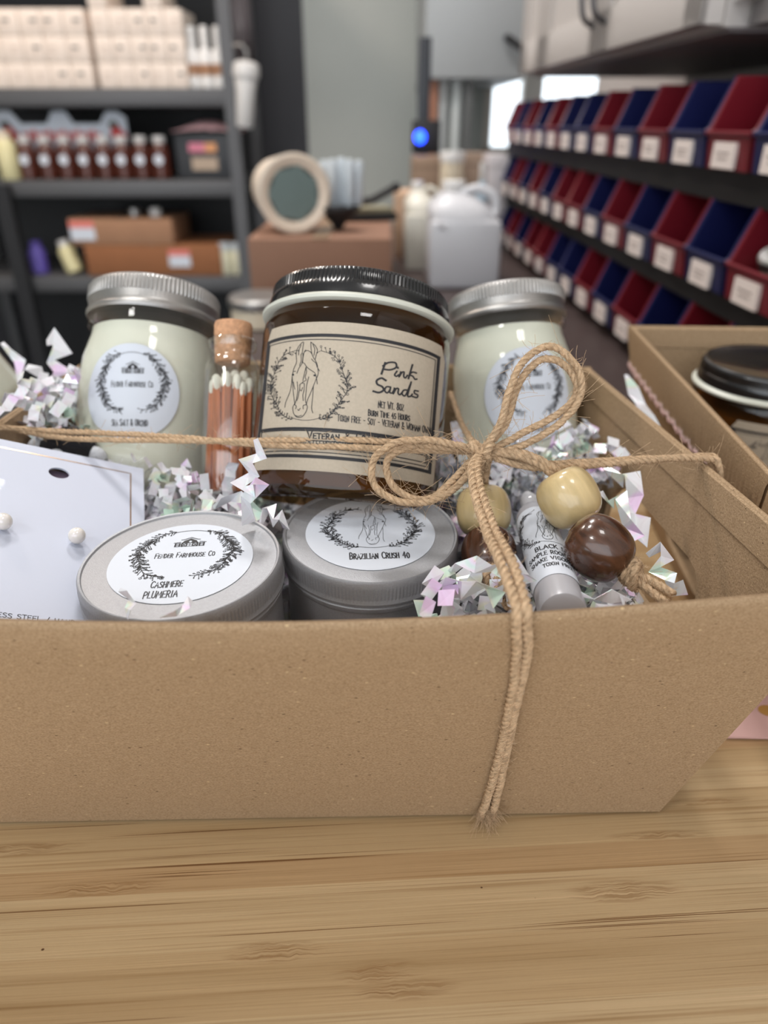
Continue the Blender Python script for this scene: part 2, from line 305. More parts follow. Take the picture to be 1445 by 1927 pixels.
# ------------------------------------------------------------------ printed artwork: thin ink shapes in a flat drawing, laid on the label surface
class Art:
    def __init__(s): s.st = []; s.fl = []
    def line(s, pts, w, smooth=True, n=5):
        p = [Vector((a[0], a[1], 0)) for a in pts]
        if smooth and len(p) > 2: p = catmull(p, n)
        s.st.append(([(q.x, q.y) for q in p], w)); return s
    def fill(s, pts): s.fl.append([tuple(p) for p in pts]); return s
    def merge(s, o, fn, k):
        for p, w in o.st: s.st.append(([fn(*q) for q in p], w*k))
        for p in o.fl: s.fl.append([fn(*q) for q in p])
        return s
    def build(s, mb, fmap, mi, lift, maxseg=.0015):
        for p, w in s.st:
            q = [Vector((a, b)) for a, b in p]; r = [q[0]]
            for a, b in zip(q, q[1:]):
                k = max(1, int((b-a).length/maxseg)); r += [a.lerp(b, (i+1)/k) for i in range(k)]
            q = [r[0]]
            for a in r[1:]:
                if (a-q[-1]).length > 1e-6: q.append(a)
            if len(q) < 2: continue
            vs = []
            for i, a in enumerate(q):
                t = (q[min(i+1, len(q)-1)]-q[max(i-1, 0)]); t = t.normalized() if t.length > 1e-9 else Vector((1, 0)); nn = Vector((-t.y, t.x))*w/2
                e = t*w/2*(-1 if i == 0 else (1 if i == len(q)-1 else 0))
                vs += [fmap(a.x+nn.x+e.x, a.y+nn.y+e.y, lift), fmap(a.x-nn.x+e.x, a.y-nn.y+e.y, lift)]
            mb.add(vs, [(2*i, 2*i+1, 2*i+3, 2*i+2) for i in range(len(q)-1)], mi)
        for p in s.fl:
            tri = tessellate_polygon([[Vector((a, b, 0)) for a, b in p]])
            stack = [[Vector(p[i]) for i in t] for t in tri]; V = []; Fc = []
            while stack:
                a, b, c = stack.pop(); L = [(a-b).length, (b-c).length, (c-a).length]; m = max(L)
                if m > maxseg*1.2:
                    if m == L[0]: d = (a+b)/2; stack += [[a, d, c], [d, b, c]]
                    elif m == L[1]: d = (b+c)/2; stack += [[a, b, d], [a, d, c]]
                    else: d = (c+a)/2; stack += [[a, b, d], [d, b, c]]
                else:
                    k = len(V); V += [fmap(q.x, q.y, lift) for q in (a, b, c)]; Fc.append((k, k+1, k+2))
            mb.add(V, Fc, mi)
GL = {
 'A': (.5, [[(0, 0), (.25, 1), (.5, 0)], [(.09, .36), (.42, .36)]]), 'B': (.45, [[(.03, 0), (.03, 1), (.3, .95), (.36, .75), (.28, .56), (.05, .52)], [(.05, .52), (.34, .48), (.42, .26), (.3, .04), (.03, 0)]]),
 'C': (.45, [[(.44, .86), (.3, 1), (.1, .88), (.02, .5), (.1, .12), (.28, 0), (.44, .12)]]), 'D': (.48, [[(.03, 0), (.03, 1), (.3, .9), (.45, .5), (.3, .1), (.03, 0)]]),
 'E': (.4, [[(.38, 1), (.03, .98), (.03, 0), (.4, .02)], [(.03, .52), (.32, .52)]]), 'F': (.4, [[(.4, 1), (.04, .97), (.03, 0)], [(.03, .5), (.3, .53)]]),
 'G': (.48, [[(.44, .86), (.3, 1), (.08, .85), (.02, .45), (.12, .08), (.3, 0), (.45, .14), (.45, .42), (.28, .42)]]), 'H': (.46, [[(.03, 0), (.03, 1)], [(.43, 0), (.43, 1)], [(.03, .5), (.43, .52)]]),
 'I': (.2, [[(.1, 0), (.1, 1)]]), 'K': (.44, [[(.03, 0), (.03, 1)], [(.42, 1), (.05, .45)], [(.12, .55), (.44, 0)]]), 'L': (.38, [[(.03, 1), (.03, 0), (.38, .02)]]),
 'M': (.6, [[(.02, 0), (.06, 1), (.3, .35), (.54, 1), (.58, 0)]]), 'N': (.48, [[(.03, 0), (.04, 1), (.44, 0), (.45, 1)]]), 'O': (.5, [[(.25, 1), (.07, .85), (.02, .5), (.08, .13), (.25, 0), (.42, .13), (.48, .5), (.42, .86), (.25, 1)]]),
 'P': (.42, [[(.03, 0), (.03, 1), (.3, .95), (.4, .74), (.3, .52), (.05, .46)]]), 'R': (.44, [[(.03, 0), (.03, 1), (.3, .95), (.39, .74), (.3, .54), (.05, .48)], [(.18, .5), (.43, 0)]]),
 'S': (.42, [[(.4, .88), (.24, 1), (.06, .88), (.06, .66), (.22, .52), (.38, .36), (.38, .12), (.2, 0), (.02, .1)]]), 'T': (.44, [[(0, 1), (.44, .98)], [(.22, .98), (.22, 0)]]),
 'U': (.46, [[(.03, 1), (.03, .25), (.12, .03), (.32, .03), (.43, .25), (.43, 1)]]), 'V': (.46, [[(0, 1), (.23, 0), (.46, 1)]]), 'W': (.64, [[(0, 1), (.16, 0), (.32, .7), (.48, 0), (.64, 1)]]),
 'X': (.44, [[(0, 0), (.44, 1)], [(0, 1), (.44, 0)]]), 'Y': (.44, [[(0, 1), (.22, .5), (.44, 1)], [(.22, .5), (.2, 0)]]), 'Z': (.42, [[(0, 1), (.42, .98), (0, 0), (.42, .03)]]),
 '4': (.44, [[(.3, 0), (.3, 1), (0, .33), (.42, .33)]]), '0': (.46, [[(.23, 1), (.05, .8), (.02, .4), (.12, .03), (.32, .03), (.43, .4), (.4, .8), (.23, 1)]]), '8': (.42, [[(.2, .54), (.04, .76), (.2, 1), (.37, .77), (.2, .54), (.02, .26), (.2, 0), (.4, .27), (.2, .54)]]),
 '5': (.42, [[(.38, 1), (.07, 1), (.05, .56), (.28, .58), (.4, .3), (.24, 0), (.02, .08)]]), '&': (.5, [[(.5, 0), (.1, .75), (.22, 1), (.34, .78), (.05, .3), (.14, .02), (.34, .08), (.48, .4)]]),
 '.': (.15, [[(.06, .0), (.08, .05)]]), '-': (.4, [[(.08, .5), (.34, .5)]]), '/': (.4, [[(.02, -.1), (.36, 1.1)]]), ' ': (.3, []),
}
SHARP = set('AEFHIKLMNTVWXYZ4')
def text(A, s, cx, y, h, w, small=None, xs=1.0, sp=.13, width=None):
    """centred text; small = height factor of letters that are not first in a word (small capitals)"""
    items = []; x = 0; first = True
    for ch in s:
        k = 1.0
        if ch == ' ': first = True
        elif small and not first: k = small
        if ch != ' ': first = False
        gw, st = GL[ch]; items.append((x, k, st, ch)); x += gw*k*xs + sp*xs
    x -= sp*xs; sc = h
    xk = (width/(x*sc)) if width else 1.0
    rnd = random.Random(s)
    for ox, k, st, ch in items:
        jy = rnd.uniform(-.03, .03)
        for p in st:
            A.line([(cx + (ox + a*k*xs - x/2)*sc*xk, y + (b*k+jy)*sc) for a, b in p], w, smooth=ch not in SHARP, n=4)
def leaf(A, x, y, a, L, W):
    c, s = math.cos(a), math.sin(a); pts = []
    for k in range(8):
        t = k/8*2*math.pi; u = (1-math.cos(t))/2*L; v = math.sin(t)*W/2; pts.append((x+u*c-v*s, y+u*s+v*c))
    A.fill(pts)
def ring(A, x, y, r, w, n=7):
    A.line([(x+r*math.cos(2*math.pi*i/n), y+r*math.sin(2*math.pi*i/n)) for i in range(n+1)], w, n=2)
def wreath(seed, open_top, lw=.012, heavy=1.0):
    """unit wreath radius 1; open_top True: joined at the bottom by a stem, else joined at the top"""
    A = Art(); R = random.Random(seed); base = -math.pi/2 if open_top else math.pi/2
    arc = []
    for i in range(-10, 11): a = base + i/10*.42; arc.append((math.cos(a)*.97, math.sin(a)*.97))
    A.line(arc, lw)
    for sd in (-1, 1):
        prev = None; stem = []
        N = 30
        for i in range(N+1):
            f = i/N; a = base + sd*(.36 + f*2.42); rr = 1 + .03*math.sin(f*17); stem.append((math.cos(a)*rr, math.sin(a)*rr))
            dens = .35 + .9*math.sin(min(1, f*1.05)*math.pi)**.8
            ta = a + sd*math.pi/2
            for side in (-1, 1):
                for q in range(3):
                    da = side*(R.uniform(.35, 1.25)); L = R.uniform(.07, .16)*(.6+.5*dens)
                    x, y = math.cos(a)*rr + R.uniform(-.02, .02), math.sin(a)*rr + R.uniform(-.02, .02)
                    ex, ey = x+math.cos(ta+da)*L, y+math.sin(ta+da)*L
                    if R.random() < .75*dens*heavy:
                        A.line([(x, y), ((x+ex)/2+R.uniform(-.01, .01), (y+ey)/2+R.uniform(-.01, .01)), (ex, ey)], lw*.8)
                        k = R.random()
                        if k < .4*heavy: leaf(A, ex, ey, ta+da, R.uniform(.045, .075), R.uniform(.02, .034))
                        elif k < .75: ring(A, ex+math.cos(ta+da)*.022, ey+math.sin(ta+da)*.022, R.uniform(.016, .03), lw*.8, 6)
                        else:
                            for g in (-.5, 0, .5): leaf(A, ex, ey, ta+da+g, .045, .014)
            if i in (9, 15, 21) or (R.random() < .15*heavy):
                x, y = math.cos(a)*(rr+R.uniform(-.03, .05)), math.sin(a)*(rr+R.uniform(-.03, .05)); r = R.uniform(.04, .06)
                for g in range(5): t = g*1.257+R.random(); ring(A, x+math.cos(t)*r*.6, y+math.sin(t)*r*.6, r*.45, lw*.7, 6)
                ring(A, x, y, r*.25, lw, 5)
            if f < .28:   # a row of neat short leaves near the joined end
                for g in (.9, -.6): leaf(A, math.cos(a), math.sin(a), ta+sd*g, .07, .022)
        A.line(stem, lw)
    return A
def barn():
    A = Art()   # unit width -1..1, base at 0
    body = [(-.58, 0), (-.58, .36), (-.42, .62), (0, .86), (.42, .62), (.58, .36), (.58, 0)]
    def frame_poly(o, holes):
        # horizontal scan strips keep the light windows open
        return o
    # solid pieces leaving windows, doors and the gable circle open
    A.fill([(-.58, 0), (-.58, .36), (-.52, .46), (-.52, 0)]); A.fill([(.58, 0), (.52, 0), (.52, .46), (.58, .36)])
    A.fill([(-.55, .36), (-.42, .62), (-.1, .8), (-.1, .36)]); A.fill([(.55, .36), (.1, .36), (.1, .8), (.42, .62)])
    A.fill([(-.1, .58), (-.1, .8), (0, .86), (.1, .8), (.1, .58), (.0, .66)]); A.fill([(-.1, .36), (-.1, .46), (0, .40), (.1, .46), (.1, .36)])
    for s in (-1, 1):
        A.fill([(s*.16, 0), (s*.16, .38), (s*.25, .38), (s*.25, 0)])
        A.line([(s*.27, .34), (s*.49, .05)], .05, False); A.line([(s*.27, .05), (s*.49, .34)], .05, False); A.line([(s*.5, 0), (s*.5, .4)], .05, False)
        A.line([(s*.25, .03), (s*.5, .03)], .07, False)
        A.fill([(s*.62, 0), (s*.62, .4), (s*.72, .4), (s*.72, 0)]); A.fill([(s*.9, 0), (s*.9, .34), (s*1.0, .34), (s*1.0, 0)])
        for yy in (.03, .2, .36): A.line([(s*.64, yy), (s*.98, yy)], .06, False)
        A.line([(s*.64, .5), (s*1.08, .42)], .045, False)
        A.line([(0, .97), (s*.45, .76), (s*.62, .74)], .06, False)
    A.line([(-.15, .02), (.15, .02)], .04, False); A.line([(0, .02), (0, .36)], .03, False); A.line([(-.15, .2), (.15, .2)], .03, False)
    return A
HS = [[(612, 440), (615, 380), (640, 320), (690, 268), (688, 330), (680, 400), (668, 425)], [(640, 430), (642, 370), (664, 308)], [(775, 270), (780, 350), (792, 420)], [(775, 270), (830, 320), (853, 380), (840, 430), (832, 480)], [(800, 300), (822, 360), (815, 435)],
 [(705, 392), (740, 375), (780, 400), (815, 470), (850, 530), (862, 590), (882, 625)], [(690, 410), (690, 470), (680, 540), (650, 590), (628, 655)], [(668, 425), (672, 500), (655, 560)], [(720, 368), (700, 410), (690, 520), (710, 532), (740, 580), (790, 620), (830, 650), (848, 700), (862, 785)],
 [(790, 480), (815, 510), (840, 530), (855, 580)], [(612, 440), (618, 520), (592, 590), (580, 650), (574, 690), (570, 760), (560, 860), (530, 950), (508, 1010), (500, 1070)], [(588, 632), (612, 630)], [(862, 590), (868, 660), (850, 720), (820, 810), (790, 900), (760, 980), (748, 1040)],
 [(820, 820), (815, 950), (808, 1080), (822, 1140)], [(575, 700), (590, 850), (605, 960), (618, 1040)], [(590, 760), (600, 810), (612, 850)], [(635, 760), (645, 860), (635, 960), (618, 1030)], [(730, 580), (738, 640), (725, 700), (737, 740), (702, 760), (690, 778)], [(728, 590), (714, 665), (700, 745)],
 [(663, 800), (680, 782), (715, 780), (716, 870), (705, 920), (712, 990)], [(668, 800), (668, 850), (686, 872), (700, 830)], [(662, 860), (655, 930), (640, 990)], [(765, 700), (745, 800), (740, 900), (735, 980), (752, 1045)],
 [(612, 1035), (595, 1070), (600, 1120), (615, 1160), (650, 1195), (700, 1190), (735, 1150), (758, 1090), (755, 1048), (725, 1045), (712, 1060), (715, 1092)], [(610, 1035), (635, 1060), (628, 1090)], [(625, 1172), (660, 1183), (700, 1172)], [(655, 1100), (665, 1112), (680, 1085)]]
def horse(eyes=True):
    A = Art()
    for s in HS: A.line([((x-690)/460, (740-y)/460) for x, y in s], .0125, n=4)
    for (x, y) in ((582, 672), (830, 682)): A.fill([((x-690+15*math.cos(k))/460, (740-y+13*math.sin(k))/460) for k in [i*.9 for i in range(7)]])
    return A
def round_sticker(art, rad, cyl=None, roll=0., n=64, thick=.00015, zc=0., ang0=0.):
    """paper disc with ink; flat on +z, or wrapped on a cylinder of radius cyl facing -y"""
    mb = MB(); cr, sr = math.cos(roll), math.sin(roll)
    def fm(u, v, lift):
        u, v = u*cr - v*sr, u*sr + v*cr
        if cyl is None: return (u, v, thick+lift)
        a = u/cyl + ang0; r = cyl+thick+lift; return (r*math.sin(a), -r*math.cos(a), zc+v)
    K = 10; vs = [fm(0, 0, 0)]; fs = []
    for k in range(1, K+1):
        for i in range(n): t = 2*math.pi*i/n; vs.append(fm(rad*k/K*math.cos(t), rad*k/K*math.sin(t), 0))
    for i in range(n): fs.append((0, 1+i, 1+(i+1) % n))
    for k in range(K-1):
        for i in range(n): j = (i+1) % n; a = 1+k*n; b = a+n; fs.append((a+i, b+i, b+j, a+j))
    # rim
    o = len(vs)
    for i in range(n): t = 2*math.pi*i/n; vs.append(fm(rad*math.cos(t), rad*math.sin(t), -thick*.9))
    e = 1+(K-1)*n
    for i in range(n): j = (i+1) % n; fs.append((e+i, o+i, o+j, e+j))
    mb.add(vs, fs, 0)
    art.build(mb, fm, 1, .0001)
    return mb
def scaled(A, k):
    B = Art(); B.merge(A, lambda x, y: (x*k, y*k), k); return B

# ------------------------------------------------------------------ the room
XW = lambda Y: .60 - .0403*Y
def wallbox(name, x0, x1, y0, y1, z0, z1, m, **k):
    o = MB().box(x0, x1, y0, y1, z0, z1).obj(name, m, smooth=False); return struct(o)
wallbox('floor', -2.3, 2.3, -1.6, 2.85, FLOOR-.05, FLOOR, mat('dark_floor', lin(58, 54, 52), .5, noise_amt=.1, noise_scale=5))
wallbox('ceiling', -2.3, 2.3, -1.6, 2.85, CEIL, CEIL+.05, mat('ceiling_paint', lin(205, 203, 198), .8))
wallbox('wall_left', -2.35, -2.3, -1.6, 2.85, FLOOR, CEIL, WALLG)
XS = onY(577, 200, 2.75).x
wallbox('wall_back_dark', -2.3, XS, 2.75, 2.85, FLOOR, CEIL, WALLD)
WX0, WX1, WZ0, WZ1 = onY(912, 200, 2.75).x, 1.25, onY(950, 292, 2.75).z, 1.0
wb_ = MB(); wb_.box(XS, WX0, 2.75, 2.85, FLOOR, CEIL); wb_.box(WX1, 2.3, 2.75, 2.85, FLOOR, CEIL); wb_.box(WX0, WX1, 2.75, 2.85, FLOOR, WZ0); wb_.box(WX0, WX1, 2.75, 2.85, WZ1, CEIL)
struct(wb_.obj('wall_back', WALLG, smooth=False))
wr = MB(); M = Matrix.Translation((XW(0), 0, 0)) @ Matrix.Rotation(math.atan(.0403), 4, 'Z')
wr.box(0, .08, -1.6, 2.05, FLOOR, CEIL, 0, M); struct(wr.obj('wall_right', mat('wall_taupe', lin(196, 188, 184), .7), smooth=False))
wallbox('wall_far_right', 2.3, 2.35, -1.6, 2.85, FLOOR, CEIL, WALLG)
# window with frame, mullion and pane
win = thing('window_1', 'bright far window behind the storage bins', 'window', Vector(((WX0+WX1)/2, 2.8, WZ0))); win['kind'] = 'structure'
fr = MB(); t = .025
fr.box(WX0, WX1, 2.74, 2.8, WZ0, WZ0+t); fr.box(WX0, WX1, 2.74, 2.8, WZ1-t, WZ1); fr.box(WX0, WX0+t, 2.74, 2.8, WZ0, WZ1); fr.box(WX1-t, WX1, 2.74, 2.8, WZ0, WZ1)
mxx = onY(1002, 160, 2.75).x; fr.box(mxx-.03, mxx+.035, 2.74, 2.8, WZ0, WZ1)
for v in range(len(fr.v)): fr.v[v] -= Vector(win.location)
fr.obj('window_frame', mat('window_beige', lin(206, 198, 188), .5), win, smooth=False)
pn = MB().box(WX0+t, WX1-t, 2.785, 2.79, WZ0+t, WZ1-t)
for v in range(len(pn.v)): pn.v[v] -= Vector(win.location)
pn.obj('window_pane', glass('window_glass', (.97, .99, 1, 1)), win, smooth=False)
for i, (lx, ly, pw, lc) in enumerate(LAMPS):
    f = MB(); f.box(-.16, .16, -.16, .16, -.028, 0); o = f.obj('ceiling_light', WHITEP, M=Matrix.Translation((lx, ly, CEIL)), smooth=False)
    tag(o, 'square white ceiling light panel above the room', 'light', 'ceiling lights')

# counter, bamboo table
CZ = -.02
ct = thing('base_counter', 'long dark brown counter running back under the red and blue bins', 'counter', Vector((.2, 1.2, FLOOR)))
def loc(mb, o):
    p = Vector(o.location)
    for i in range(len(mb.v)): mb.v[i] = mb.v[i] - p
    return mb
loc(MB().box(-.205, .50, .50, 2.02, CZ-.03, CZ, b=.003), ct).obj('countertop', COUNTER, ct)
loc(MB().box(-.18, .49, .54, 2.0, FLOOR, CZ-.03), ct).obj('cabinet_body', DARK, ct, smooth=False)
yaw = math.radians(3.4)
tb = thing('bamboo_table', 'pale bamboo table top carrying the kraft gift trays', 'table', TABM)
MB().box(-.62, .50, -.45, .33, -.03, 0, b=.002).obj('table_top', BAMBOO, tb)
for x in (-.57, .45):
    for y in (-.4, .28): MB().box(x-.025, x+.025, y-.025, y+.025, FLOOR, -.03, b=.003).obj('leg', DARK, tb)

# ------------------------------------------------------------------ kraft trays
def lerp(a, b, t): return a + (b-a)*t
def panel(mb, BL, BR, TL, TR, thick, out, hole=None, nx=24, nz=10, bow=0., fold=True, hemside=1):
    """board wall: quad BL,BR,TR,TL; 'out' is the outward direction; thickness grows opposite to out (inward)"""
    nrm = (BR-BL).cross(TL-BL).normalized()
    if nrm.dot(out) < 0: nrm = -nrm
    def S(s, h, off):
        p = lerp(lerp(BL, BR, s), lerp(TL, TR, s), h) + nrm*(bow*math.sin(math.pi*s)*h**1.2)
        return p + nrm*off
    if hole is None:
        offs = [(0, 0)]
        vs = []; fs = []
        prof = [(h/nz*.985, 0) for h in range(nz+1)] + [(.995, -thick*.2), (1.0, -thick*.5), (.995, -thick*.8)] + [((nz-h)/nz*.985, -thick) for h in range(nz+1)]
        for i in range(nx+1):
            for h, o in prof: vs.append(S(i/nx, h, o))
        m = len(prof)
        for i in range(nx):
            for j in range(m-1): fs.append((i*m+j, (i+1)*m+j, (i+1)*m+j+1, i*m+j+1))
            fs.append((i*m+m-1, (i+1)*m+m-1, (i+1)*m, i*m))
        fs.append(tuple(range(m))); fs.append(tuple(nx*m+j for j in range(m-1, -1, -1)))
        mb.add(vs, fs)
    else:
        s0, s1, h0, h1 = hole; L = ((BR-BL).length+(TR-TL).length)/2; Hh = (TL-BL).length
        rs = (h1-h0)/2*Hh/L; hc = (h0+h1)/2; hr = (h1-h0)/2; hl = []
        for i in range(9): a = math.pi/2 + math.pi*i/8; hl.append((s0+rs+rs*math.cos(a), hc+hr*math.sin(a)))
        for i in range(9): a = -math.pi/2 + math.pi*i/8; hl.append((s1-rs+rs*math.cos(a), hc+hr*math.sin(a)))
        ol = [(i/nx, 0) for i in range(nx+1)] + [(1, i/8) for i in range(1, 8)] + [(1-i/nx, .985) for i in range(nx+1)] + [(0, 1-i/8) for i in range(1, 8)]
        pts = ol + hl; tri = tessellate_polygon([[Vector((a, b, 0)) for a, b in ol], [Vector((a, b, 0)) for a, b in hl]])
        n = len(pts); vs = [S(a, b, 0) for a, b in pts] + [S(a, b, -thick) for a, b in pts]
        fs = [tuple(t) for t in tri] + [tuple(i+n for i in t[::-1]) for t in tri]
        no = len(ol)
        for i in range(no): j = (i+1) % no; fs.append((i, j, j+n, i+n))
        for i in range(len(hl)): j = (i+1) % len(hl); fs.append((no+i, no+j, no+j+n, no+i+n))
        mb.add(vs, fs)
        vs = []; fs = []
        for i in range(nx+1):
            for k in range(7): a = math.pi*k/6; vs.append(S(i/nx, .985+.012*math.sin(a), -thick/2+thick/2*math.cos(a)))
        for i in range(nx):
            for k in range(6): fs.append((i*7+k, (i+1)*7+k, (i+1)*7+k+1, i*7+k+1))
        mb.add(vs, fs)
    if fold:   # the hem turned over on the inside
        vs = []; fs = []; pr = [(.99, -thick), (.985, -thick-.0007), (.89, -thick-.0007), (.888, -thick)]
        for i in range(nx+1):
            for h, o in pr: vs.append(S(i/nx, h, o))
        for i in range(nx):
            for j in range(3): fs.append((i*4+j, (i+1)*4+j, (i+1)*4+j+1, i*4+j+1))
        mb.add(vs, fs)
    return S
def tray(label, TFL, TFR, TBR, TBL, BFL, BFR, BBR, BBL, th, base, holes=((.225, .66, .45, .718),)*2, flap=False, bows=(0, 0, 0, 0)):
    T = thing('kraft_tray', label, 'gift tray', base); b0 = Vector(base)
    V = lambda p: Vector(p) - b0
    TFL, TFR, TBR, TBL, BFL, BFR, BBR, BBL = map(V, (TFL, TFR, TBR, TBL, BFL, BFR, BBR, BBL)); c = (TFL+TFR+TBR+TBL+BFL+BFR+BBR+BBL)/8
    fn = {}
    for nm, a, b, t1, t2, hole, bw in (('front_panel', BFL, BFR, TFL, TFR, None, bows[0]), ('side_panel', BFR, BBR, TFR, TBR, holes[0], bows[1]), ('back_panel', BBR, BBL, TBR, TBL, None, bows[2]), ('side_panel', BBL, BFL, TBL, TFL, (1-holes[1][1], 1-holes[1][0], holes[1][2], holes[1][3]), bows[3])):
        mb = MB(); out = (a+b+t1+t2)/4 - c; out.z = 0
        S = panel(mb, a, b, t1, t2, th, out, hole, bow=bw); o = mb.obj(nm, KRAFT, T, ang=50)
        if flap and nm == 'side_panel' and a == BBL:
            fl = MB(); vs = []; fs = []; R = random.Random(4); n = 150
            for i in range(n+1):
                s = i/n; z = .80 + (.018 if i % 3 == 0 else -.004*R.random()) + .01*math.sin(i*.7)
                vs += [S(s, 1.0, .0002), S(s, .97, .0011), S(s, z+.03, .0011), S(s, z, .0016)]
            for i in range(n):
                for j in range(3): fs.append((i*4+j, i*4+4+j, i*4+5+j, i*4+1+j))
            fl.add(vs, fs); f_o = fl.obj('rim_flap', KRAFT, T)
            ed = MB(); vs = []; fs = []
            for i in range(n+1):
                p = Vector(fl.v[i*4+3]); dn = Vector((-.0004, 0, -.0012 - .0012*R.random())); vs += [p, p+dn, p+dn+Vector((-.0006, 0, .0006))]
            for i in range(n):
                for j in range(2): fs.append((i*3+j, i*3+3+j, i*3+4+j, i*3+1+j))
            ed.add(vs, fs); eo = ed.obj('torn_edge', mat('torn_fibre', lin(226, 200, 196), .8), f_o, smooth=False); eo['label'] = 'whitish torn perforated edge'
    mb = MB(); mb.add([BFL, BFR, BBR, BBL] + [p+Vector((0, 0, .0015)) for p in (BFL, BFR, BBR, BBL)], [(0, 3, 2, 1), (4, 5, 6, 7), (0, 1, 5, 4), (1, 2, 6, 5), (2, 3, 7, 6), (3, 0, 4, 7)])
    mb.obj('bottom_panel', KRAFT, T, smooth=False)
    return T
FL, FR, BR_, BL_ = Vector((-.162, .144, .11)), Vector((.122, .153, .11)), Vector((.106, .3636, .104)), Vector((-.150, .358, .11))
bFL, bFR, bBR, bBL = Vector((-.137, .1705, .001)), Vector((.097, .175, .001)), Vector((.088, .345, .001)), Vector((-.128, .345, .001))
tray('open kraft tray in the middle, tied round with jute twine and full of candles', FL, FR, BR_, BL_, bFL, bFR, bBR, bBL, .0026, (-.02, .25, .001), bows=(.0085, 0, .004, 0))
tray('second kraft tray at the right, holding the black-lidded jar that stands upright', (.1255, .212, .113), (.33, .195, .113), (.335, .402, .113), (.143, .425, .11), (.150, .262, .002), (.30, .24, .002), (.30, .38, .002), (.163, .40, .002), .0026, (.23, .31, .002), holes=((.225, .66, .45, .718), (.20, .64, .09, .25)), flap=True)

# ------------------------------------------------------------------ jars
def knurl(n_teeth, amp, j0, j1):
    return lambda i, j: (1 + (amp if (i % 2 == 0) else -amp) if j0 <= j <= j1 else 1)
def mason(label, M, s, sticker_art, roll, ang0, zc, rad, sname):
    T = thing('mason_candle', label, 'candle jar', M)
    r = .0306*s; lr = .0293*s
    g = MB(); g.cap = False
    prof = [(r*.80, .0005), (r*.93, .001), (r*.985, .004), (r, .009), (r, .055), (r*.995, .061), (r*.97, .067), (r*.915, .0735), (r*.88, .077), (r*.875, .0795), (r*.925, .0805), (r*.925, .083), (r*.875, .084), (r*.87, .089)]
    g.lathe([(a, z*s) for a, z in prof], 64); g.obj('glass_jar', CLEAR, T)
    w = MB(); ri = [(a-.0006, z*s) for a, z in prof[:11]]
    w.lathe([(a, max(.0012, z)) for a, z in ri[:-1]] + [(ri[-2][0], .0785*s)], 48); w.obj('wax', WAX, T)
    lid = MB(); n = 400
    lp = [(lr*.93, .0862), (lr*.985, .0852), (lr*1.005, .0862), (lr*1.005, .0872), (lr*.985, .0882), (lr*.975, .0895), (lr*.985, .0925), (lr*.99, .0928), (lr*.99, .0978), (lr*.97, .0992), (lr*.93, .1), (lr*.90, .0997), (lr*.2, .0995)]
    lid.lathe([(a, z*s) for a, z in lp], n, rfun=lambda i, j: (1+(.009 if i % 4 < 2 else -.009)) if j in (7, 8) else 1); lid.obj('screw_lid', STEEL, T, ang=30)
    mb = round_sticker(sticker_art, rad, cyl=r+.0003, roll=roll, zc=zc, ang0=ang0); mb.obj('label', [PAPER, INK], T)
    return T
def farm_art(R, line1=None, line2=None, l1x=0, l2x=0, seed=3, heavy=1.0, ink=1.0, y1=-.62, y2=-.84, h=.135, lw1=.42):
    A = Art()
    A.merge(wreath(seed, False, lw=.016*ink, heavy=heavy), lambda x, y: (x*.66+.03, y*.64+.19), .65)
    A.merge(barn(), lambda x, y: (x*.215+.05, y*.25+.37), .22)
    text(A, 'FENDER FARMHOUSE CO', .03, .09, .125, .0125*ink, small=.8, width=.84)
    if line1: text(A, line1, l1x, y1, h, .015*ink, small=.9, width=lw1)
    if line2: text(A, line2, l2x, y2, h, .015*ink, width=.44)
    return scaled(A, R)
MJ1 = at(290, 610, .336); A1 = cv(.045, 1, .07).normalized()
M1 = frame(MJ1 - A1*.0862, A1)
mason('left mason jar candle with pale wax and a round farmhouse label, beside the match bottle', M1, 1.0, farm_art(.0203, 'SEA SALT & ORCHID', None, 0, 0, 11, y1=-.72, h=.13, lw1=.72), math.radians(3), math.radians(4), .0475, .0203, 'a')
s2 = .955; MJ2 = at(955, 607, .354); A2 = cv(-.085, 1, .0).normalized()
M2 = frame(MJ2 - A2*.0862*s2, A2)
mason('right mason jar candle with greenish wax, its round label partly behind the twine bow', M2, s2, farm_art(.0212, 'PLUMERIA', None, .17, 0, 12, y1=-.80, lw1=.42), math.radians(-1), math.radians(4), .0425, .0212, 'b')

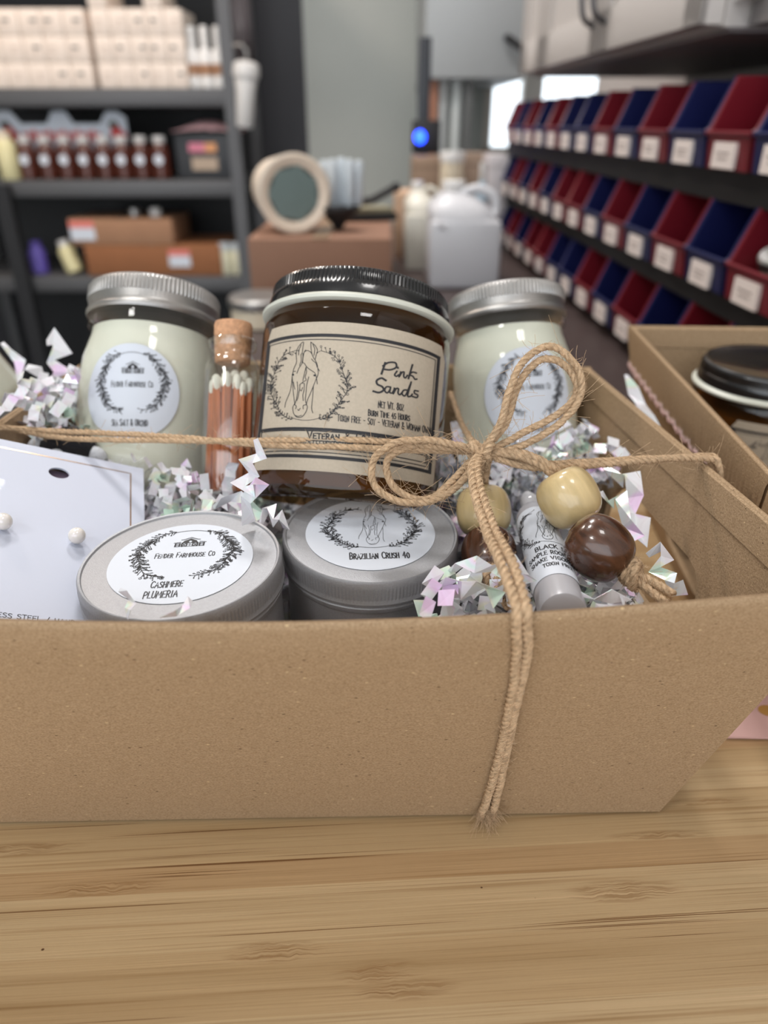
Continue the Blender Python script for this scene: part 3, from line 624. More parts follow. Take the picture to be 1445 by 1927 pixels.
# amber jar
def amber_label_map(cx, cy, lift, R=.0372, z0=.0095, H=.0527):
    t = (cy-560)/(1540-560); xc = 710-58*t; s = max(-.97, min(.97, (cx-xc)/(634-8*t))); th = math.asin(s)
    yt = 520+48.9*s+108*s*s; yb = 1530+40*s+13*s*s; v = (yb-cy)/(yb-yt); r = R+.00025+lift
    return (r*math.sin(th), -r*math.cos(th), z0+H*v)
def amber_jar(label, M, printed=True):
    T = thing('amber_candle', label, 'candle jar', M); r = .0372
    g = MB(); g.cap = False
    g.lathe([(r*.86, .0006), (r*.95, .001), (r*.99, .004), (r, .008), (r, .064), (r*.985, .0675), (r*.95, .0695), (r*.93, .071), (r*.93, .076)], 72); g.obj('glass_jar', AMBER, T)
    w = MB(); w.lathe([(r*.90, .005), (r*.94, .007), (r*.955, .010), (r*.955, .0595), (r*.94, .061), (.001, .0605)], 48)
    w.obj('wax', WAXC, T)
    wk = MB(); wk.tube([(0.004, -.012, .06), (.0042, -.012, .066), (.0048, -.012, .0695)], .0008, 6); wk.tube([(-.013, -.012, .06), (-.013, -.012, .069)], .0008, 6); wk.obj('wick', DARK, T)
    l = MB(); l.lathe([(r*.9, .0712), (.0368, .0706), (.0380, .0712), (.0382, .0722), (.0372, .0731), (.0362, .0737)], 96); l.obj('liner_ring', LINER, T)
    k = MB(); n = 560
    k.lathe([(.0356, .0733), (.0362, .0740), (.0360, .0765), (.0354, .0785), (.0350, .079), (.0349, .0825), (.0343, .0836), (.033, .0842), (.0315, .0838), (.008, .0836)], n, rfun=lambda i, j: (1+(.0045 if i % 4 < 2 else -.0045)) if j in (4, 5) else 1); k.obj('screw_lid', BLACKLID, T, ang=30)
    mb = MB(); nx, ny = 60, 8; vs = []; fs = []
    # outline with stepped corners
    def edge(x): return x
    L, Rr = 95, 1215
    def P(u, v):   # u 0..1 across, v 0 top 1 bottom in crop space
        t = v; xl = 165-58*t*1.1 + (0 if t > .09 else 25*(1-t/.09)) - (0); xr = 1290-70*t - (0 if t > .09 else 32*(1-t/.09)); xx = xl + (xr-xl)*u
        xc = 710-58*t; s = max(-.97, min(.97, (xx-xc)/(634-8*t))); yt = 520+48.9*s+108*s*s; yb = 1530+40*s+13*s*s
        return amber_label_map(xx, yt+(yb-yt)*v, 0)
    vv = [0, .04, .09, .2, .35, .5, .65, .8, .92, 1]
    for v in vv:
        for i in range(nx+1): vs.append(P(i/nx, v))
    for j in range(len(vv)-1):
        for i in range(nx): a = j*(nx+1)+i; fs.append((a, a+nx+1, a+nx+2, a+1))
    mb.add(vs, fs, 0)
    A = Art()
    def rect(x0, y0, x1, y1, w, inset=0):
        # borders follow the label edge: given in the same drawing space
        def q(u, v):
            t = v; xc = 710-58*t; xx = x0 + (x1-x0)*u + (-58*t); s = (xx-xc)/(634-8*t); yt = 520+48.9*s+108*s*s; yb = 1530+40*s+13*s*s
            return (xx, yt+(yb-yt)*v)
        n = 30; va, vb = y0, y1
        A.line([q(i/n, va) for i in range(n+1)], w, False); A.line([q(i/n, vb) for i in range(n+1)], w, False)
        A.line([q(0, va+(vb-va)*i/8) for i in range(9)], w, False); A.line([q(1, va+(vb-va)*i/8) for i in range(9)], w, False)
    rect(176, .092, 1243, .905, 17); rect(190, .12, 1222, .715, 4); rect(196, .735, 1212, .85, 5); rect(190, .80, 1222, .875, 5)
    rect(190, .718, 1222, .725, 9)
    c3 = lambda x, y: ((480+x/6.568-470)*3.6125, (620+y/6.568-480)*3.6125)
    if printed:
        A.merge(horse(), lambda x, y: c3(x*460+690, 740-y*460), 253)
        A.merge(wreath(21, True, lw=.011, heavy=.55), lambda x, y: c3(745+x*430, 790-y*455), 240)
        def ln(pts, w=9): A.line(pts, w, n=6)
        # hand lettering: Pink
        ln([(905, 785), (885, 858)], 10); ln([(893, 805), (925, 782), (965, 782), (970, 812), (935, 830), (900, 828)], 9)
        ln([(975, 838), (962, 862), (972, 872), (985, 862)], 8); ln([(980, 812), (981, 816)], 9)
        ln([(998, 842), (988, 875), (1005, 845), (1018, 842), (1016, 868), (1026, 880), (1038, 862)], 8)
        ln([(1068, 790), (1045, 882)], 9); ln([(1092, 842), (1070, 838), (1052, 856), (1072, 866), (1084, 884), (1096, 882)], 8)
        # Sands
        ln([(910, 902), (885, 888), (858, 905), (862, 930), (890, 945), (898, 968), (872, 985), (840, 978)], 10)
        ln([(938, 945), (915, 945), (905, 970), (920, 985), (935, 965), (940, 946), (935, 980), (948, 985), (956, 972)], 8)
        ln([(962, 952), (955, 990), (972, 955), (986, 955), (984, 982), (994, 994), (1006, 980)], 8)
        ln([(1040, 960), (1018, 962), (1008, 985), (1022, 1000), (1036, 980), (1062, 905)], 8); ln([(1060, 915), (1042, 995), (1058, 1000), (1070, 985)], 8)
        ln([(1105, 962), (1084, 960), (1084, 978), (1104, 988), (1098, 1005), (1072, 1000)], 8)
        def t_(s, cx, y, h, wd, w=4.2, sm=.85, slope=.09):
            B = Art(); text(B, s, 0, 0, h, w, small=sm, width=wd); A.merge(B, lambda x, yy: (cx+x, y-yy+slope*x), 1)
        t_('NET WT. 8OZ', 944, 1093, 48, 150); t_('BURN TIME 45 HOURS', 935, 1152, 40, 245); t_('TOXIN FREE - SOY - VETERAN & WOMAN OWNED', 925, 1210, 44, 580, 3.8, .9)
        t_('VETERAN & CRAFT', 670, 1310, 50, 420, 6, .7, .03); t_('WWW.FENDERFARMHOUSECO.COM', 690, 1368, 44, 545, 3.8, 1, .03)
    mb2 = Art(); mb2.st = [(p, w*1.3) for p, w in A.st]; mb2.fl = A.fl
    mb2.build(mb, amber_label_map, 1, .0001, maxseg=18)
    mb.obj('label', [KLABEL, INK], T)
    return T
AJ = at(675, 617, .291); AA = cv(.088, 1, .055).normalized(); MA = frame(AJ - AA*.0722, AA)
amber_jar('large amber glass candle with black lid and kraft horse-head label, centre of the tray', MA)
B2 = Vector((.198, .350, .006)); MA2 = Matrix.Translation(onZ(1446, 722, .092) - Vector((0, 0, .0722))) @ Matrix.Rotation(math.radians(12), 4, 'Z')
amber_jar('amber glass candle with glossy black lid, standing in the right-hand tray', MA2)
# far-left jar on a black box
bb = MB().box(-.042, .042, -.07, .07, 0, .070, b=.002)
PB = at(-60, 800, .36); blk = bb.obj('black_box', DARK, M=Matrix.Translation((-.212, .345, .0002))); tag(blk, 'low black box left of the tray, under a leaning jar', 'box')
M3 = Matrix.Translation((-.1990, .345, .0835)) @ Matrix.Rotation(math.radians(-30), 4, 'Y')
mason('mason jar candle cut by the left edge of the frame, on the black box', M3, .8, farm_art(.016, None, None, 0, 0, 5), 0, 0, .045, .016, 'c')

# ------------------------------------------------------------------ tins
def tin(label, M, art, lrad, k, roll):
    T = thing('candle_tin', label, 'candle tin', M)
    R = .0315*k
    b = MB(); b.lathe([(R*.93, 0), (R*.955, .001), (R*.955, .0225), (R*.985, .0235), (R*.99, .025), (R*.96, .026), (R*.955, .032)], 72); b.obj('tin_base', TINM, T)
    l = MB(); n = 640
    l.lathe([(R*.965, .0263), (R*1.0, .0262), (R*1.008, .0272), (R*.995, .0284), (R*.995, .0288), (R*.995, .0325), (R*.995, .033), (R*.99, .0348), (R*.975, .0355), (R*.955, .0353), (R*.945, .0347), (R*.2, .0347)], n, rfun=lambda i, j: (1+(.003 if i % 4 < 2 else -.003)) if j in (4, 5) else 1)
    l.obj('screw_lid', TINM, T, ang=30)
    mb = round_sticker(art, lrad, roll=roll); o = mb.obj('label', [PAPER, INK], T, M=Matrix.Translation((0, 0, .0348)))
    return T
def flatframe(P, tx, ty, rz=0): return Matrix.Translation(P) @ Matrix.Rotation(tx, 4, 'X') @ Matrix.Rotation(ty, 4, 'Y') @ Matrix.Rotation(rz, 4, 'Z')
PT1 = at(341, 1056, .2285); MT1 = flatframe(PT1, math.radians(1.5), math.radians(-1.0)); MT1.translation = PT1 - (MT1.to_3x3() @ Vector((0, 0, .0348)))
tin('left silver tin with round farmhouse label reading Cashmere Plumeria, at the tray front', MT1, farm_art(.0224, 'CASHMERE', 'PLUMERIA', -.09, -.13, 31, y1=-.63, y2=-.86, h=.145), .0224, 1.0, math.radians(4))
A = Art(); A.merge(horse(), lambda x, y: (x*.56+.04, y*.46*1.25+.22), .5); A.merge(wreath(41, True, lw=.014, heavy=.8), lambda x, y: (x*.68+.03, y*.60+.15), .66); text(A, 'BRAZILIAN CRUSH 40', .10, -.72, .16, .018, small=.82, width=.88)
PT2 = at(697, 1002, .2505); MT2 = flatframe(PT2, math.radians(3.0), math.radians(1.0)); MT2.translation = PT2 - (MT2.to_3x3() @ Vector((0, 0, .0348)))
tin('right silver tin with round horse-head label reading Brazilian Crush, below the amber jar', MT2, scaled(A, .0223), .0223, .966, math.radians(4))

# ------------------------------------------------------------------ corked match bottle
AB = cv(.02, 1, .03).normalized(); MBt = frame(at(431, 934, .297), AB)
T = thing('match_bottle', 'small corked glass bottle of matches between the left jar and the amber jar', 'bottle', MBt)
g = MB(); g.cap = False; g.lathe([(.0095, .0004), (.0109, .001), (.0113, .003), (.0113, .050), (.0109, .0535), (.0094, .0562), (.0080, .0576), (.0078, .0590), (.0092, .0600), (.0098, .0615), (.0098, .0635), (.0090, .0645), (.0078, .0645), (.0074, .0600)], 48)
g.lathe([(.0102, .0020), (.0104, .003), (.0104, .050), (.0098, .053)], 40); g.obj('glass', glass('bottle_glass', (.98, .985, .97, 1), ior=1.75, edge=.3), T)
c = MB(); c.lathe([(.0066, .0545), (.0071, .055), (.0076, .0625), (.0078, .070), (.0074, .0712), (.001, .0714)], 36); c.obj('cork', CORK, T)
R = random.Random(8); mt = None; k = 0
spots = [(-.0072, -.0042), (-.0040, -.0062), (-.0008, -.0070), (.0024, -.0066), (.0054, -.0052), (.0078, -.0030), (-.0060, -.0008), (-.0025, -.0028), (.0012, -.0032), (.0046, -.0014), (-.0045, .0035), (0, .002), (.0042, .0034)]
mp_ = []
for i, (x, y) in enumerate(spots):
    dz = R.uniform(-.003, .003) + (.002 if i in (1, 3) else 0)
    Mx = MBt @ Matrix.Translation((x, y, .002)) @ Matrix.Rotation(R.uniform(-.025, .025)+x*1.5, 4, 'Y') @ Matrix.Rotation(R.uniform(-.03, .02), 4, 'X') @ Matrix.Rotation(R.uniform(0, 1.5), 4, 'Z') @ Matrix.Translation((0, 0, dz if dz > 0 else 0)) @ Matrix.Diagonal((1, 1, 1+(min(dz, 0))/.05, 1))
    if mt is None:
        mt = thing('match', '', 'match', Mx, 'matches in the corked bottle')
        MB().box(-.00145, .00145, -.00145, .00145, 0, .0435, b=.0002).obj('stick', STICK, mt)
        h = MB(); h.lathe([(.0014, .0405), (.0019, .0415), (.0020, .0438), (.0017, .0460), (.0008, .0470)], 14); h.obj('tip', MHEAD, mt); m_ = mt
    else: m_ = copy_tree(mt, Mx)
    m_['label'] = 'white-tipped cedar match standing in the corked glass bottle'

# ------------------------------------------------------------------ room spray vial
V0 = at(1056, 1143, .205); V1 = at(1003, 968, .268); av = (V1-V0).normalized()
zv = av; yv = (cv(0, 0, 1) - zv*cv(0, 0, 1).dot(zv)).normalized(); MV = frame(V0 - av*.004, av)
T = thing('spray_vial', 'slim frosted room spray vial with horse-head label between the wooden beads', 'vial', MV)
b = MB(); b.lathe([(.0050, 0), (.0064, .0006), (.0068, .0025), (.0068, .067), (.0060, .070), (.0045, .0715), (.0045, .074)], 40); b.obj('tube', FROST, T)
c = MB(); c.lathe([(.0070, .0725), (.0073, .0735), (.0073, .094), (.0068, .0955), (.001, .096)], 36); c.obj('cap', glass('cap_plastic', (.86, .87, .9, 1), ior=1.55), T)
c = MB(); c.lathe([(.0035, .0735), (.0035, .086), (.0022, .087), (.0022, .091), (.0005, .0915)], 20); c.obj('spray_nozzle', WHITEP, T)
mb = MB(); n = 40; vs = []; fs = []
for z in (.0115, .063):
    for i in range(n+1): a = -2.6 + 5.2*i/n; vs.append((.00695*math.sin(a), -.00695*math.cos(a), z))
for i in range(n): fs.append((i, i+1, n+2+i, n+1+i))
mb.add(vs, fs, 0)
A = Art()
def vt(s, cx, z, h, w, x): text(A, s, cx, z, h, x, width=w)
vt('BLACK SEA', 0, .0285, .0026, .0125, .00034); vt('SAMPLE ROOM SPRAY', 0, .0243, .0024, .0195, .0003); vt('SHAKE VIGOROUSLY', 0, .0205, .0022, .0185, .0003); vt('TOXIN FREE', -.0005, .0168, .0020, .0095, .0003)
A.merge(horse(), lambda x, y: (x*.0098-.0008, y*.0118+.0465), .0115); A.merge(wreath(51, True, lw=.016, heavy=.8), lambda x, y: (x*.0115, y*.0135+.0465), .012)
A.build(mb, lambda u, v, l: ((.007+l)*math.sin(u/.007), -(.007+l)*math.cos(u/.007), v), 1, .00006, maxseg=.0008)
mb.obj('label', [PAPER, INK], T)

# ------------------------------------------------------------------ earring card in its sleeve
CA, CB, CC = at(20, 1150, .212), at(20, 832, .268), at(235, 1010, .2565)
cn = (CB-CA).cross(CC-CA).normalized()
if cn.dot(cv(0, 0, 1)) > 0: cn = -cn
CTR = onplane(270, 882, CA, cn); ex = (onplane(235, 868, CA, cn) - onplane(35, 826, CA, cn)).normalized(); ey = cn.cross(ex).normalized()
if ey.dot(cv(0, 1, 0)) < 0: ey = -ey
# card frame: origin at top right corner, x towards left edge negative
Mc = Matrix((ex, ey, cn)).transposed().to_4x4(); Mc.translation = CTR
inv = Mc.inverted()
W_, Hc = .088, -(inv @ onplane(58, 1216, CA, cn)).y
def cardpt(px, py): q = inv @ onplane(px, py, CA, cn); return q.x, q.y
hx, hy = cardpt(111, 890)
T = thing('earring_card', 'white earring card with thin foil border leaning at the tray left', 'card', Mc)
mb = MB(); nn = 24
outer = [(-W_, -Hc), (0, -Hc), (0, 0), (-W_, 0)]; hr = .0031; hole = [(hx+hr*1.15*math.cos(2*math.pi*i/nn), hy+hr*math.sin(2*math.pi*i/nn)) for i in range(nn)]
pts = outer + hole; tri = tessellate_polygon([[Vector((a, b, 0)) for a, b in outer], [Vector((a, b, 0)) for a, b in hole]]); n = len(pts)
vs = [(a, b, 0) for a, b in pts] + [(a, b, -.0007) for a, b in pts]; fs = [tuple(t) for t in tri] + [tuple(i+n for i in t[::-1]) for t in tri]
for i in range(4): j = (i+1) % 4; fs.append((i, j, j+n, i+n))
for i in range(nn): j = (i+1) % nn; fs.append((4+i, 4+j, 4+j+n, 4+i+n))
mb.add(vs, fs, 0)
A = Art(); t1 = cardpt(42, 1163); text(A, 'STAINLESS STEEL / HAND', t1[0], t1[1]-.0005, .0017, .00024, width=.029)
A.build(mb, lambda u, v, l: (u, v, l), 1, .00006)
mb.obj('card_face', [CARD, INK], T, smooth=False)
fo = MB(); A = Art(); m_ = .0050; A.line([(-W_+m_, -m_), (-m_, -m_), (-m_, -Hc+m_), (-W_+m_, -Hc+m_), (-W_+m_, -m_)], .0005, False); A.build(fo, lambda u, v, l: (u, v, l), 0, .00008); o = fo.obj('foil_border', GOLD, T, smooth=False); o['label'] = 'rose gold foil line'
bk = MB(); bk.box(hx-.005, hx+.005, hy-.005, hy+.005, -.004, -.0032); bk.obj('hole_shade_patch', mat('mauve_shadow_card', lin(120, 104, 126), .7), T, smooth=False)  # added patch, coloured as the mauve shade showing through the card's hole
sl = MB(); vs = []; fs = []; nx, ny = 30, 20
for j in range(ny+1):
    for i in range(nx+1):
        x = -W_-.004 + (W_+.007)*i/nx; y = -Hc-.003 + (Hc+.006)*j/ny
        z = .0012 + .0005*noise.noise(Vector((x*60+y*45, y*20, 1.3))) + .0006*max(0, math.sin(math.pi*i/nx)*math.sin(math.pi*j/ny))
        vs.append((x, y, max(.0005, z)))
for j in range(ny):
    for i in range(nx): a = j*(nx+1)+i; fs.append((a, a+1, a+nx+2, a+nx+1))
sl.add(vs, fs); so = sl.obj('clear_sleeve', CELLO, T)
for k, (px, py) in enumerate(((141, 1021), (3, 995))):
    q = Mc @ Vector((cardpt(px, py)[0], cardpt(px, py)[1], .0032)); 
    Mp = Mc.copy(); Mp.translation = q
    e = thing('pearl_earring', ('pearl stud earring on the white card, nearer the tins', 'pearl stud earring on the white card, at the left frame edge')[k], 'earring', Mp)
    MB().ball((0, 0, 0), .0028, .0028, .0028, 28).obj('pearl', PEARL, e)
    MB().tube([(0, 0, -.0028), (0, 0, -.008)], .0004, 8).obj('post', STEEL, e)

# ------------------------------------------------------------------ jute twine
RT = random.Random(77)
def rope(mb, path, r=.0013, plies=3, pitch=.0075, step=.0008, fuzz=22., flen=.006, ph=0., wob=.00025):
    P = resample(catmull(path, 14), step)
    if len(P) < 3: return
    u = (P[1]-P[0]).orthogonal().normalized(); fr_ = []
    for i, p in enumerate(P):
        t = (P[min(i+1, len(P)-1)]-P[max(i-1, 0)]).normalized(); u = (u-t*u.dot(t)).normalized(); fr_.append((p + u*wob*noise.noise(p*260) , t, u, t.cross(u)))
    for k in range(plies):
        q = []
        for i, (p, t, u_, w_) in enumerate(fr_):
            a = ph + 2*math.pi*(k/plies + i*step/pitch); o = r*.50*(1+.12*noise.noise(p*500+Vector((k, 0, 0)))); q.append(p + (u_*math.cos(a)+w_*math.sin(a))*o)
        mb.tube(q, r*.56, 7)
        for f in range(2):   # loose strands lying in the ply
            q2 = []
            for i, (p, t, u_, w_) in enumerate(fr_):
                a = ph + 2*math.pi*(k/plies + i*step/pitch) + (f-.5)*1.1 + .5*noise.noise(p*300+Vector((f, k, 3))); q2.append(p + (u_*math.cos(a)+w_*math.sin(a))*r*1.03)
            mb.tube(q2, r*.10, 4)
    L = len(P)*step; nf = int(L*100*fuzz/2)
    for _ in range(nf):
        p, t, u_, w_ = RT.choice(fr_); a = RT.uniform(0, 6.28); d = (u_*math.cos(a)+w_*math.sin(a)); s = p + d*r*.9
        ln = flen*RT.uniform(.25, 1.0)**1.6; dr = (d*RT.uniform(.3, 1.1) + t*RT.choice((-1, 1))*RT.uniform(.4, 1.4)).normalized()
        cu = Vector((RT.uniform(-1, 1), RT.uniform(-1, 1), RT.uniform(-1, 1)))*ln*.5
        mb.tube([s + dr*ln*q + cu*q*q for q in (0, .25, .5, .75, 1)], .000065, 3)
F0 = (FR-FL).cross(bFR-FL).normalized(); F0 = -F0 if F0.y > 0 else F0
def onfront(px, py, off):
    d = .18
    for _ in range(30):
        q = at(px, py, d); h = max(0, min(1, q.z/.11)); a = lerp(bFL, FL, h); b = lerp(bFR, FR, h); s = (q.x-a.x)/(b.x-a.x); Y = lerp(a.y, b.y, s) - .0085*math.sin(math.pi*max(0, min(1, s)))*h**1.2 - off
        d += (Y-q.y)*.8
    return at(px, py, d)
TW = thing('jute_twine', 'jute twine tied in a bow across the middle tray, ends hanging down its front', 'twine', at(905, 850, .245)); tw0 = Vector(TW.location)
def tw(name, paths, **k):
    mb = MB()
    for pth in paths: rope(mb, [Vector(p)-tw0 for p in pth], **k)
    return mb.obj(name, JUTE, TW, ang=180)
lrim = lambda dz=0: Vector((-.1555, .262, .1118+dz))
tw('wrap_strand', [[Vector((-.158, .259, .100)), lrim(), at(120, 824, .284), at(330, 829, .271), at(520, 829, .2565), at(640, 827, .2515), at(760, 834, .2485), at(880, 846, .2440), at(905, 850, .243)],
                   [Vector((-.159, .255, .100)), Vector((-.1558, .258, .1115)), at(120, 812, .285), at(330, 822, .272), at(450, 834, .262), at(560, 840, .2535), at(650, 841, .2500), at(780, 847, .2475), at(890, 850, .2440)]], ph=.4, fuzz=20, r=.00105)
rr1 = onplane(1330, 866, FR, (BR_-FR).cross(bFR-FR).normalized()) + Vector((-.0005, 0, .0016))
tw('wrap_strand', [[at(905, 848, .243), at(950, 868, .2425), at(1010, 880, .243), at(1100, 876, .246), at(1200, 868, .250), rr1, rr1+Vector((.0035, -.001, -.002)), rr1+Vector((.0055, -.002, -.010))],
                   [at(905, 852, .243), at(945, 862, .244), at(1010, 873, .245), at(1100, 870, .247), at(1200, 864, .251), rr1+Vector((0, -.0022, 0)), rr1+Vector((.0035, -.003, -.002)), rr1+Vector((.0055, -.004, -.010))]], r=.00115, fuzz=22, flen=.008)
tw('wrap_strand', [[at(848, 740, .318), at(865, 790, .297), at(885, 825, .268), at(905, 848, .246)]], r=.0011, fuzz=20)
tw('bow_loop', [[at(905, 850, .242), at(940, 800, .238), at(958, 735, .236), at(985, 680, .236), at(1035, 652, .238), at(1085, 690, .240), at(1092, 745, .241), at(1055, 795, .242), at(990, 835, .242), at(925, 855, .242), at(905, 850, .243)],
               [at(905, 848, .244), at(950, 800, .241), at(975, 725, .239), at(1010, 682, .239), at(1045, 678, .240), at(1078, 705, .242), at(1083, 745, .243), at(1045, 782, .243), at(980, 817, .243), at(930, 843, .243), at(905, 848, .244)]], fuzz=34, flen=.008, r=.00115)
tw('bow_loop', [[at(905, 850, .242), at(860, 838, .240), at(800, 828, .238), at(740, 835, .2365), at(702, 868, .236), at(706, 915, .2355), at(750, 943, .2345), at(810, 943, .234), at(860, 915, .236), at(895, 870, .240), at(905, 850, .242)],
               [at(905, 850, .2435), at(850, 845, .242), at(790, 838, .240), at(748, 850, .2385), at(727, 872, .238), at(738, 912, .237), at(775, 938, .2355), at(815, 936, .235), at(850, 905, .237), at(885, 868, .241), at(905, 850, .243)]], fuzz=34, flen=.009, r=.00115)
kn = [at(905+20*math.cos(a*1.0), 850+14*math.sin(a*1.7)+4*math.sin(a), .2415 + .0028*math.cos(a*1.3)) for a in [i*.9 for i in range(15)]]
tw('knot', [kn], r=.0013, fuzz=60, flen=.006)
rimp = lambda px: onplane(px, 1150, Vector((0, 0, .1132)), Vector((0, 0, 1)))
def tail(dx, d0, amp, rr):
    k0 = at(905, 853, .2405); q = onfront(980+dx, 1162, .0010); top = Vector((q.x, q.y+.0028, .1105+rr*1.25)); pts = [k0]
    for t, w in ((.15, -.0035), (.35, -.004), (.6, -.0025), (.8, -.0012)): p = lerp(k0, top, t); p.x += w + dx*.00006; p.z += .0012*math.sin(t*9); pts.append(p)
    pts += [top, Vector((q.x, q.y-.0002, .1102)), onfront(982+dx*1.1, 1185, rr)]
    for px, py in ((982+dx*1.1, 1225), (974+dx*.75, 1280), (962+dx*.6, 1340), (950+dx*.6, 1400), (936+dx*.8, 1460), (922+dx, 1512)): pts.append(onfront(px, py, rr))
    e = onfront(913+dx*1.2, 1540, rr); pts.append(e); return pts
tw('hanging_tail', [tail(-9, 0, 0, .0014)], r=.00135, fuzz=26, flen=.0045)
tw('hanging_tail', [tail(9, 0, 0, .0014)], r=.00135, fuzz=26, flen=.0045, ph=1.3)
fr2 = MB()
for e in (onfront(905, 1535, .0016), onfront(922, 1530, .0016)):
    for _ in range(60):
        d = Vector((RT.uniform(-.5, .8), RT.uniform(-.7, -.05), RT.uniform(-1, -.1))).normalized(); ln = RT.uniform(.003, .009); p0 = e - tw0 + Vector((RT.uniform(-.001, .001), RT.uniform(-.0008, 0), RT.uniform(0, .006)))
        q = [p0 + d*ln*s + Vector((RT.uniform(-1, 1), 0, RT.uniform(-1, 1)))*.0004*s for s in (0, .3, .6, 1)]
        q = [Vector((a.x, a.y, max(a.z, .0004-tw0.z))) for a in q]; fr2.tube(q, .00006, 3)
fr2.obj('frayed_ends', JUTE, TW, ang=180)

# bead strands
def bead_strand(label, start, bL, aL, bD, aD, rL, rD, kn_pts):
    T = thing('bead_strand', label, 'bead strand', start); s0 = Vector(start)
    def fr(c, a):
        z = a.normalized(); x = z.orthogonal().normalized(); y = z.cross(x); m = Matrix((x, y, z)).transposed().to_4x4(); m.translation = c - s0; return m
    def barrel(R, Hh, nm, m, M):
        b = MB(); pr = [(R*.16, -Hh*.97), (R*.22, -Hh*1.0)]
        for i in range(1, 16): a = -math.pi/2 + math.pi*i/16; pr.append((R*(abs(math.cos(a))**(.46 if nm == 'pale_bead' else .6)), Hh*math.sin(a)*.985))
        pr += [(R*.22, Hh*1.0), (R*.16, Hh*.97)]
        b.lathe(pr, 48); o = b.obj(nm, m, T, M); o['label'] = {'pale_bead': 'glossy pale wooden bead', 'dark_bead': 'glossy dark brown wooden bead'}[nm]
    barrel(rL, rL*.93, 'pale_bead', BEADL, fr(bL, aL)); barrel(rD*.97, rD*.98, 'dark_bead', BEADD, fr(bD, aD))
    mb = MB(); up = [start + (bL-start)*0, start.lerp(bL - aL.normalized()*rL, .5) + Vector((0, -.001, .0022)), bL - aL.normalized()*rL*.9, bL]
    for o in (Vector((-.0011, 0, 0)), Vector((.0011, 0, .0006))): rope(mb, [p + o - s0 for p in up], r=.00125, fuzz=16)
    mb.obj('cord', JUTE, T, ang=180)
    mb = MB(); a, b_ = kn_pts; d = (b_-a).normalized(); side = d.orthogonal().normalized(); c = a + d*.0045; s2 = d.cross(side)
    for q in range(4):
        lp = [c - s0 + (side*math.cos(t+q)+s2*math.sin(t+q))*.0032*(1+.15*math.sin(3*t+q)) + d*(.0016*math.sin(t*1.0+q*1.6)+(q-1.5)*.0009) for t in [i*.6 for i in range(12)]]
        rope(mb, lp, r=.00115, fuzz=26, flen=.004, ph=q)
    mb.ball(tuple(c-s0), .0030, .0030, .0030, 16)
    rope(mb, [bD-s0, a-s0, c-s0], r=.0013, fuzz=10)
    for o in (-.0012, .0012): rope(mb, [c-s0, (c+d*.006)-s0+side*o, b_-s0+side*o*1.3], r=.0013, fuzz=26, flen=.005)
    mb.obj('end_knot', JUTE, T, ang=180)
    return T
pL, pD = at(1070, 937, .240), at(1127, 1031, .2195)
bead_strand('right strand of pale and dark wooden beads hanging from the bow', at(930, 851, .243), pL, at(1100, 990, .2385)-at(1042, 885, .2415), pD, at(1166, 1062, .2190)-at(1088, 1000, .2205), .0100, .0101, (at(1168, 1063, .2185), at(1262, 1128, .2065)))
bead_strand('left strand of pale and dark wooden beads half behind the twine tails', at(912, 862, .244), at(910, 962, .2625), at(914, 1010, .2605)-at(906, 912, .2645), at(920, 1043, .2465), at(922, 1080, .2425)-at(918, 1000, .2505), .0099, .0098, (at(922, 1082, .2400), at(965, 1135, .2100)))

# ------------------------------------------------------------------ crinkle paper
RS = random.Random(123)
EXC = []   # (matrix inverse, radius, z0, z1)
for M_, r_, z0, z1 in ((M1, .033, -.002, .11), (M2, .032, -.002, .11), (MA, .040, -.002, .09), (MT1, .034, -.001, .05), (MT2, .033, -.001, .05), (MBt, .013, -.001, .08), (MV, .0085, -.001, .10)): EXC.append((M_.inverted(), r_, z0, z1))
def blocked(p, pad=0.):
    for Mi, r_, z0, z1 in EXC:
        q = Mi @ p
        if z0-pad < q.z < z1 and math.hypot(q.x, q.y) < r_+pad: return True
    for c, r_ in ((pL, .0115), (pD, .0115), (at(910, 962, .2625), .011), (at(920, 1043, .2465), .011)):
        if (p-c).length < r_+pad: return True
    q = inv @ p
    if -W_ < q.x < .001 and -Hc < q.y < .002 and -.002 < q.z < .06: return True
    return False
def strip(mb, P0, dirv, nrm, w, seg, n, fold, curl, mi=0):
    """accordion-folded ribbon"""
    d = dirv.normalized(); nn = (nrm - d*nrm.dot(d)).normalized(); side = d.cross(nn); p = P0.copy(); vs = []; rows = []
    for i in range(n+1):
        rows.append((p - side*w/2, p + side*w/2)); a = fold*(1 if i % 2 == 0 else -1)*RS.uniform(.6, 1.25)
        p = p + (d*math.cos(a)+nn*math.sin(a))*seg*RS.uniform(.8, 1.2)
        q = Matrix.Rotation(RS.uniform(-curl, curl)*.5, 3, side) @ Matrix.Rotation(RS.uniform(-curl, curl), 3, nn); d = (q @ d).normalized(); nn = (nn - d*nn.dot(d)).normalized(); side = d.cross(nn)
    return rows
def addrows(mb, rows):
    vs = [v for r in rows for v in r]; mb.add(vs, [(2*i, 2*i+1, 2*i+3, 2*i+2) for i in range(len(rows)-1)])
fill = MB(); cnt = 0
def inside(p, pad=.004):
    h = max(0, min(1, p.z/.11)); 
    xl = -.137 + (-.158+.137)*h; xr = lerp(lerp(.097, .120, h), lerp(.088, .106, h), max(0, min(1, (p.y-.16)/.19))); yf = lerp(.172, .147, h); yb = lerp(.343, .356, h)
    if p.x > .096 - .02*max(0, (p.z-.06)/.03) and p.y < .275 and p.z > .058: return False
    return xl+pad < p.x < xr-pad and yf+pad < p.y < yb-pad
